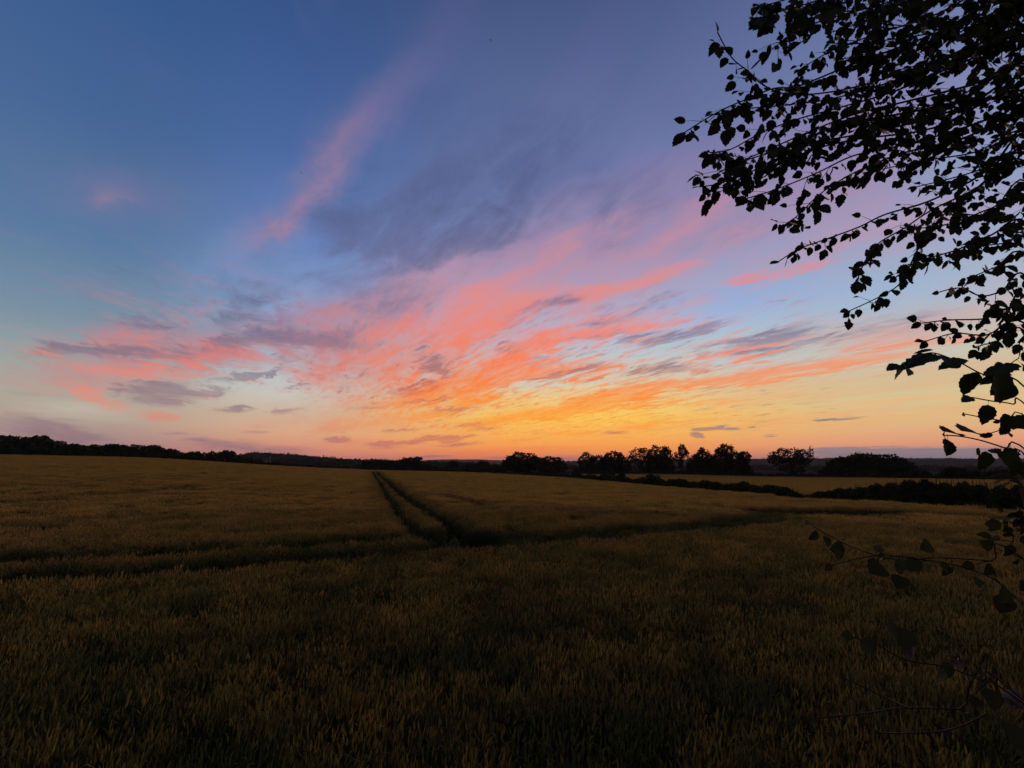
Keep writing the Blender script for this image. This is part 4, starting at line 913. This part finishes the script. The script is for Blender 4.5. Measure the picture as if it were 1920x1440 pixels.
for i, (path, ya, yb, kw) in enumerate(BOUGHS):
    zr = 2.3 + 2.0 * max(0, (700 - path[-1][1]) / 800)
    root = Vector((3.05, 1.95, b0.z)) + Vector((0, 0, max(1.2, zr - b0.z)))
    o = bough(birch, path, ya, yb, 500 + i, root=root, **kw)
    o.location = -b0
# the side of the tree away from the field, outside this view
gb = random.Random(77)
for i in range(36):
    z0 = 2.5 + i * .15; an = R(i * 137.5); ln = gb.uniform(1.0, 1.7) * (1 if z0 < 5 else max(.3, 1 - (z0 - 5) * .26))
    dr = Vector((math.sin(an), math.cos(an), gb.uniform(.3, .7)))
    if z0 < 6.1:
        dr.x = abs(dr.x) + .25; dr.y = dr.y * .8
    tx = .08 * math.sin((z0 - b0.z) * 1.1)
    rt_ = Vector((3.05 + tx, 1.95 + .05, z0))
    pts_ = [rt_ + dr * ln * t_ + Vector((0, 0, -.35 * t_ * t_ * ln)) for t_ in (1, .8, .6, .4, .2)]
    o = bough(birch, None, 0, 0, 600 + i, root=rt_, world=pts_, twig_len=.38, twig_every=.09, spacing=.035, size=.065, skip=.1); o.location = -b0
# low boughs near the lens at the right edge
NEAR = [
    ([(1690, 686), (1722, 668), (1752, 662), (1800, 680), (1836, 699), (1880, 716), (1935, 738)], 1.15, 1.3, dict(size=.055, twig_every=9, spacing=.055, skip=.1, bare_tip=0)),
    ([(1822, 745), (1860, 752), (1900, 758), (1940, 775)], 1.15, 1.3, dict(size=.055, twig_every=9, spacing=.06, skip=.1)),
    ([(1770, 816), (1800, 818), (1840, 826), (1885, 840), (1940, 856)], 1.05, 1.2, dict(size=.048, twig_every=9, spacing=.06, skip=.35)),
    ([(1808, 776), (1850, 784), (1890, 790), (1940, 795)], 1.4, 1.5, dict(size=.030, twig_every=9, spacing=.05, skip=.45)),
    ([(1850, 815), (1880, 806), (1935, 800)], 1.4, 1.5, dict(size=.04, twig_every=.12, twig_len=.05, spacing=.03)),
    ([(1875, 850), (1900, 858), (1940, 868)], 1.2, 1.3, dict(size=.05, twig_every=.1, twig_len=.06, spacing=.03)),
    ([(1885, 690), (1910, 672), (1940, 665)], 1.5, 1.6, dict(size=.045, twig_every=.12, twig_len=.06, spacing=.03)),
]
for i, (path, ya, yb, kw) in enumerate(NEAR):
    o = bough(birch, path, ya, yb, 700 + i, root=Vector((3.05, 1.95, 2.3 - .05 * i)), rad=(.0015, .006), **kw)
    o.location = -b0
# long leaves seen edge-on, hanging off the near boughs
g = random.Random(15); fe = Foliage()
for (a, b, yy) in [((1764, 668), (1688, 690), 1.15), ((1812, 674), (1758, 694), 1.18), ((1908, 682), (1842, 706), 1.2), ((1892, 704), (1836, 722), 1.2), ((1802, 808), (1846, 812), 1.05), ((1768, 809), (1806, 814), 1.05), ((1750, 656), (1712, 664), 1.1), ((1818, 700), (1806, 742), 1.2)]:
    A_, B_ = at(*a, yy), at(*b, yy + .02); L_ = (B_ - A_).length
    fe.leaf(A_, B_ - A_, Vector((0.1, -.55, 1)), L_, g, LEAVES)
o = fe.build('leaves', M['leaf'], birch); o.location = -b0; tag(o, 'long leaves seen nearly edge-on along the lower bough')
# the big single leaves close to the lens
g = random.Random(5)
fo = Foliage(); big = [((1836, 700), (1812, 728), 1.2, 1), ((1800, 676), (1770, 690), 1.2, 1), ((1868, 700), (1885, 770), 1.0, .068), ((1895, 715), (1868, 762), 1.02, .06), ((1848, 846), (1838, 892), .95, .056), ((1785, 836), (1776, 860), 1.02, .040), ((1884, 775), (1880, 812), 1.1, .048), ((1830, 842), (1838, 856), 1.05, .03), ((1905, 860), (1900, 905), .9, .06)]
for (a, b, yy, s) in big:
    A_, B_ = at(*a, yy), at(*b, yy + .01); fo.leaf(A_, B_ - A_, Vector((.15, -1, .1)), (B_ - A_).length * .82, g, LEAVES_BIG)
o = fo.build('leaves', M['leaf'], birch); o.location = -b0; tag(o, 'large rounded leaves hanging close to the lens')

shrub = empty('shrub', (2.9, 1.1, float(gz(2.9, 1.1))))
tag(shrub, 'dim leafy shrub reaching over the wheat from the lower right corner', 'shrub')
s0 = shrub.location; sr = Vector((2.9, 1.1, s0.z))
sb = MB(); sb.tube([Vector((0, 0, -.2)), Vector((0, .02, .35)), Vector((-.05, .05, .9)), Vector((-.02, .1, 1.5))], [.03, .025, .02, .012], 7); sb.build('stem', [M['bark']], shrub)
SH = [
    ([(1522, 985), (1565, 1010), (1625, 1036), (1690, 1050), (1760, 1046), (1860, 1052), (1940, 1062)], 1.25, 1.15, dict(size=0.036, twig_every=.22, twig_len=.09, spacing=.05, skip=.15)),
    ([(1560, 1060), (1640, 1042), (1720, 1048), (1800, 1062), (1870, 1090), (1940, 1150)], 1.15, 1.05, dict(size=0.040, twig_every=.22, twig_len=.10, spacing=.055, skip=.2)),
    ([(1600, 1195), (1650, 1212), (1700, 1238), (1770, 1250), (1850, 1280), (1940, 1330)], .95, .9, dict(size=0.040, twig_every=.30, twig_len=.06, spacing=.06, skip=.2)),
    ([(1860, 1010), (1900, 1015), (1945, 1010)], 1.3, 1.2, dict(size=0.036, twig_every=.1, twig_len=.06, spacing=.03)),
    ([(1530, 1346), (1620, 1338), (1690, 1328), (1800, 1330), (1945, 1337)], .95, .9, dict(size=0.022, twig_every=9, spacing=9, skip=1)),
    ([(1580, 1270), (1640, 1298), (1700, 1326)], .95, .94, dict(size=0.022, twig_every=9, spacing=9, skip=1)),
    ([(1650, 1374), (1740, 1374), (1800, 1362), (1850, 1338)], .9, .9, dict(size=0.022, twig_every=9, spacing=9, skip=1)),
    ([(1770, 1366), (1840, 1405), (1930, 1460)], .9, .85, dict(size=0.022, twig_every=9, spacing=9, skip=1)),
]
for i, (path, ya, yb, kw) in enumerate(SH):
    rt = None if i in (5, 6) else sr + Vector((0, .1, [1.3, 1.2, .9, 1.4, .8, 0, 0, .6][i]))
    o = bough(shrub, path, ya, yb, 800 + i, root=rt, rad=(.0012, .0036 if rt is not None else .0014), lib=LEAVES_BIG, leaf_mat='leaf2', **kw)
    o.location = -s0
fo = Foliage()
for (a, b, yy) in [((1545, 1005), (1560, 1035), 1.2), ((1570, 1030), (1575, 1060), 1.2), ((1690, 1080), (1680, 1115), 1.1), ((1655, 1062), (1620, 1078), 1.1), ((1760, 1060), (1790, 1085), 1.1), ((1830, 1082), (1842, 1112), 1.05),
                   ((1660, 1170), (1715, 1215), 1.0), ((1700, 1180), (1690, 1235), 1.0), ((1612, 1200), (1660, 1240), .95), ((1770, 1240), (1790, 1285), .95), ((1840, 1270), (1835, 1320), .95), ((1900, 1120), (1935, 1150), .95), ((1885, 1100), (1870, 1145), 1.0), ((1745, 1020), (1720, 1035), 1.2), ((1920, 1370), (1895, 1420), .9)]:
    A_, B_ = at(*a, yy), at(*b, yy - .02); fo.leaf(A_, B_ - A_, Vector((.1, -1, .5)) + rv(g) * .5, (B_ - A_).length * .68, g, LEAVES_BIG)
o = fo.build('leaves', M['leaf2'], shrub); o.location = -s0; tag(o, 'broad dull green leaves close to the lens')
dl = Foliage()
for (cx, cy, yy, s) in [(1880, 1310, .95, .030), (1712, 1222, 1.0, .022), (1795, 1240, 1.0, .022), (1650, 1040, 1.2, .020)]:
    c = at(cx, cy, yy)
    for _ in range(5): dl.leaf(c + rv(g) * s * .35, rv(g), rv(g), s * g.uniform(.7, 1.1), g, LEAVES_BIG)
o = dl.build('withered_leaves', M['dry'], shrub); o.location = -s0; tag(o, 'curled pale withered leaves')

# pale seeding grass stems at the right edge
gs = empty('grass_stem', (1.42, 1.2, float(gz(1.42, 1.2)))); tag(gs, 'pale bent seeding grass stems beside the birch leaves at the right edge', 'grass')
g0 = gs.location; mb = MB(); sd2 = MB()
for k in range(3):
    p = [Vector((1.42 + .02 * k, 1.2, g0.z)), at(1935 + 4 * k, 1010, 1.25), at(1915 + 5 * k, 915 + 6 * k, 1.25), at(1890 + 6 * k, 890 + 6 * k, 1.25), at(1862 + 9 * k, 893 + 9 * k, 1.25)]
    q = spline(p, 6); mb.tube([v - g0 for v in q], [.0007] * len(q), 4)
    for v, w_ in zip(q[-12:-1], q[-11:]):
        for _ in range(5):
            a = v.lerp(w_, g.random()); e = a + (w_ - v).normalized() * .012 + rv(g) * .006
            sd2.tube([a - g0, a.lerp(e, .5) - g0, e - g0], [.0004, .0009, .0003], 3)
mb.build('stem', [M['straw']], gs); sd2.build('seed_head', [M['straw']], gs)

# small birds high in the sky
for i, (px, py, d_, rz, lb) in enumerate([(920, 75, 60, .4, 'tiny dark bird high in the sky near the top middle'), (565, 324, 70, 1.2, 'tiny dark bird beside the steep pink cloud streak')]):
    p = at(px, py, d_); t = empty('bird', p, rz); tag(t, lb, 'bird')
    bm_ = MB(); bm_.tube([(0, -.10, 0), (0, -.06, 0), (0, 0, 0), (0, .06, .0), (0, .12, 0)], [.01, .028, .032, .018, .004], 6)
    bm_.quad((-.02, .10, 0), (.02, .10, 0), (.035, .17, 0), (-.035, .17, 0)); bm_.build('body', [M['bird']], t, True)
    for s_ in (-1, 1):
        w_ = MB(); w_.quad((s_ * .02, -.04, .01), (s_ * .02, .04, .01), (s_ * .12, .02, .06), (s_ * .12, -.05, .06)); w_.quad((s_ * .12, -.05, .06), (s_ * .12, .02, .06), (s_ * .24, .05, .03), (s_ * .22, .01, .03))
        w_.build('wing', [M['bird']], t)
bpy.data.objects.remove(piv)
# evening air: a closed box round everything, thin enough to touch only the far hills
hz = MB(); hz.box((-7300, -7300, -45), (7300, 7300, 75))
hm = bpy.data.materials.new('evening_air'); hm.use_nodes = True; hn = hm.node_tree; hn.nodes.clear()
ho = hn.nodes.new('ShaderNodeOutputMaterial'); hv = hn.nodes.new('ShaderNodeVolumePrincipled')
hv.inputs['Color'].default_value = (0.80, 0.78, 0.85, 1); hv.inputs['Density'].default_value = 0.00006
hv.inputs['Anisotropy'].default_value = 0.3
hn.links.new(hv.outputs[0], ho.inputs['Volume'])
tag(hz.build('haze', [hm]), 'thin evening haze lying over the far hills', 'haze', kind='stuff')
#@@END
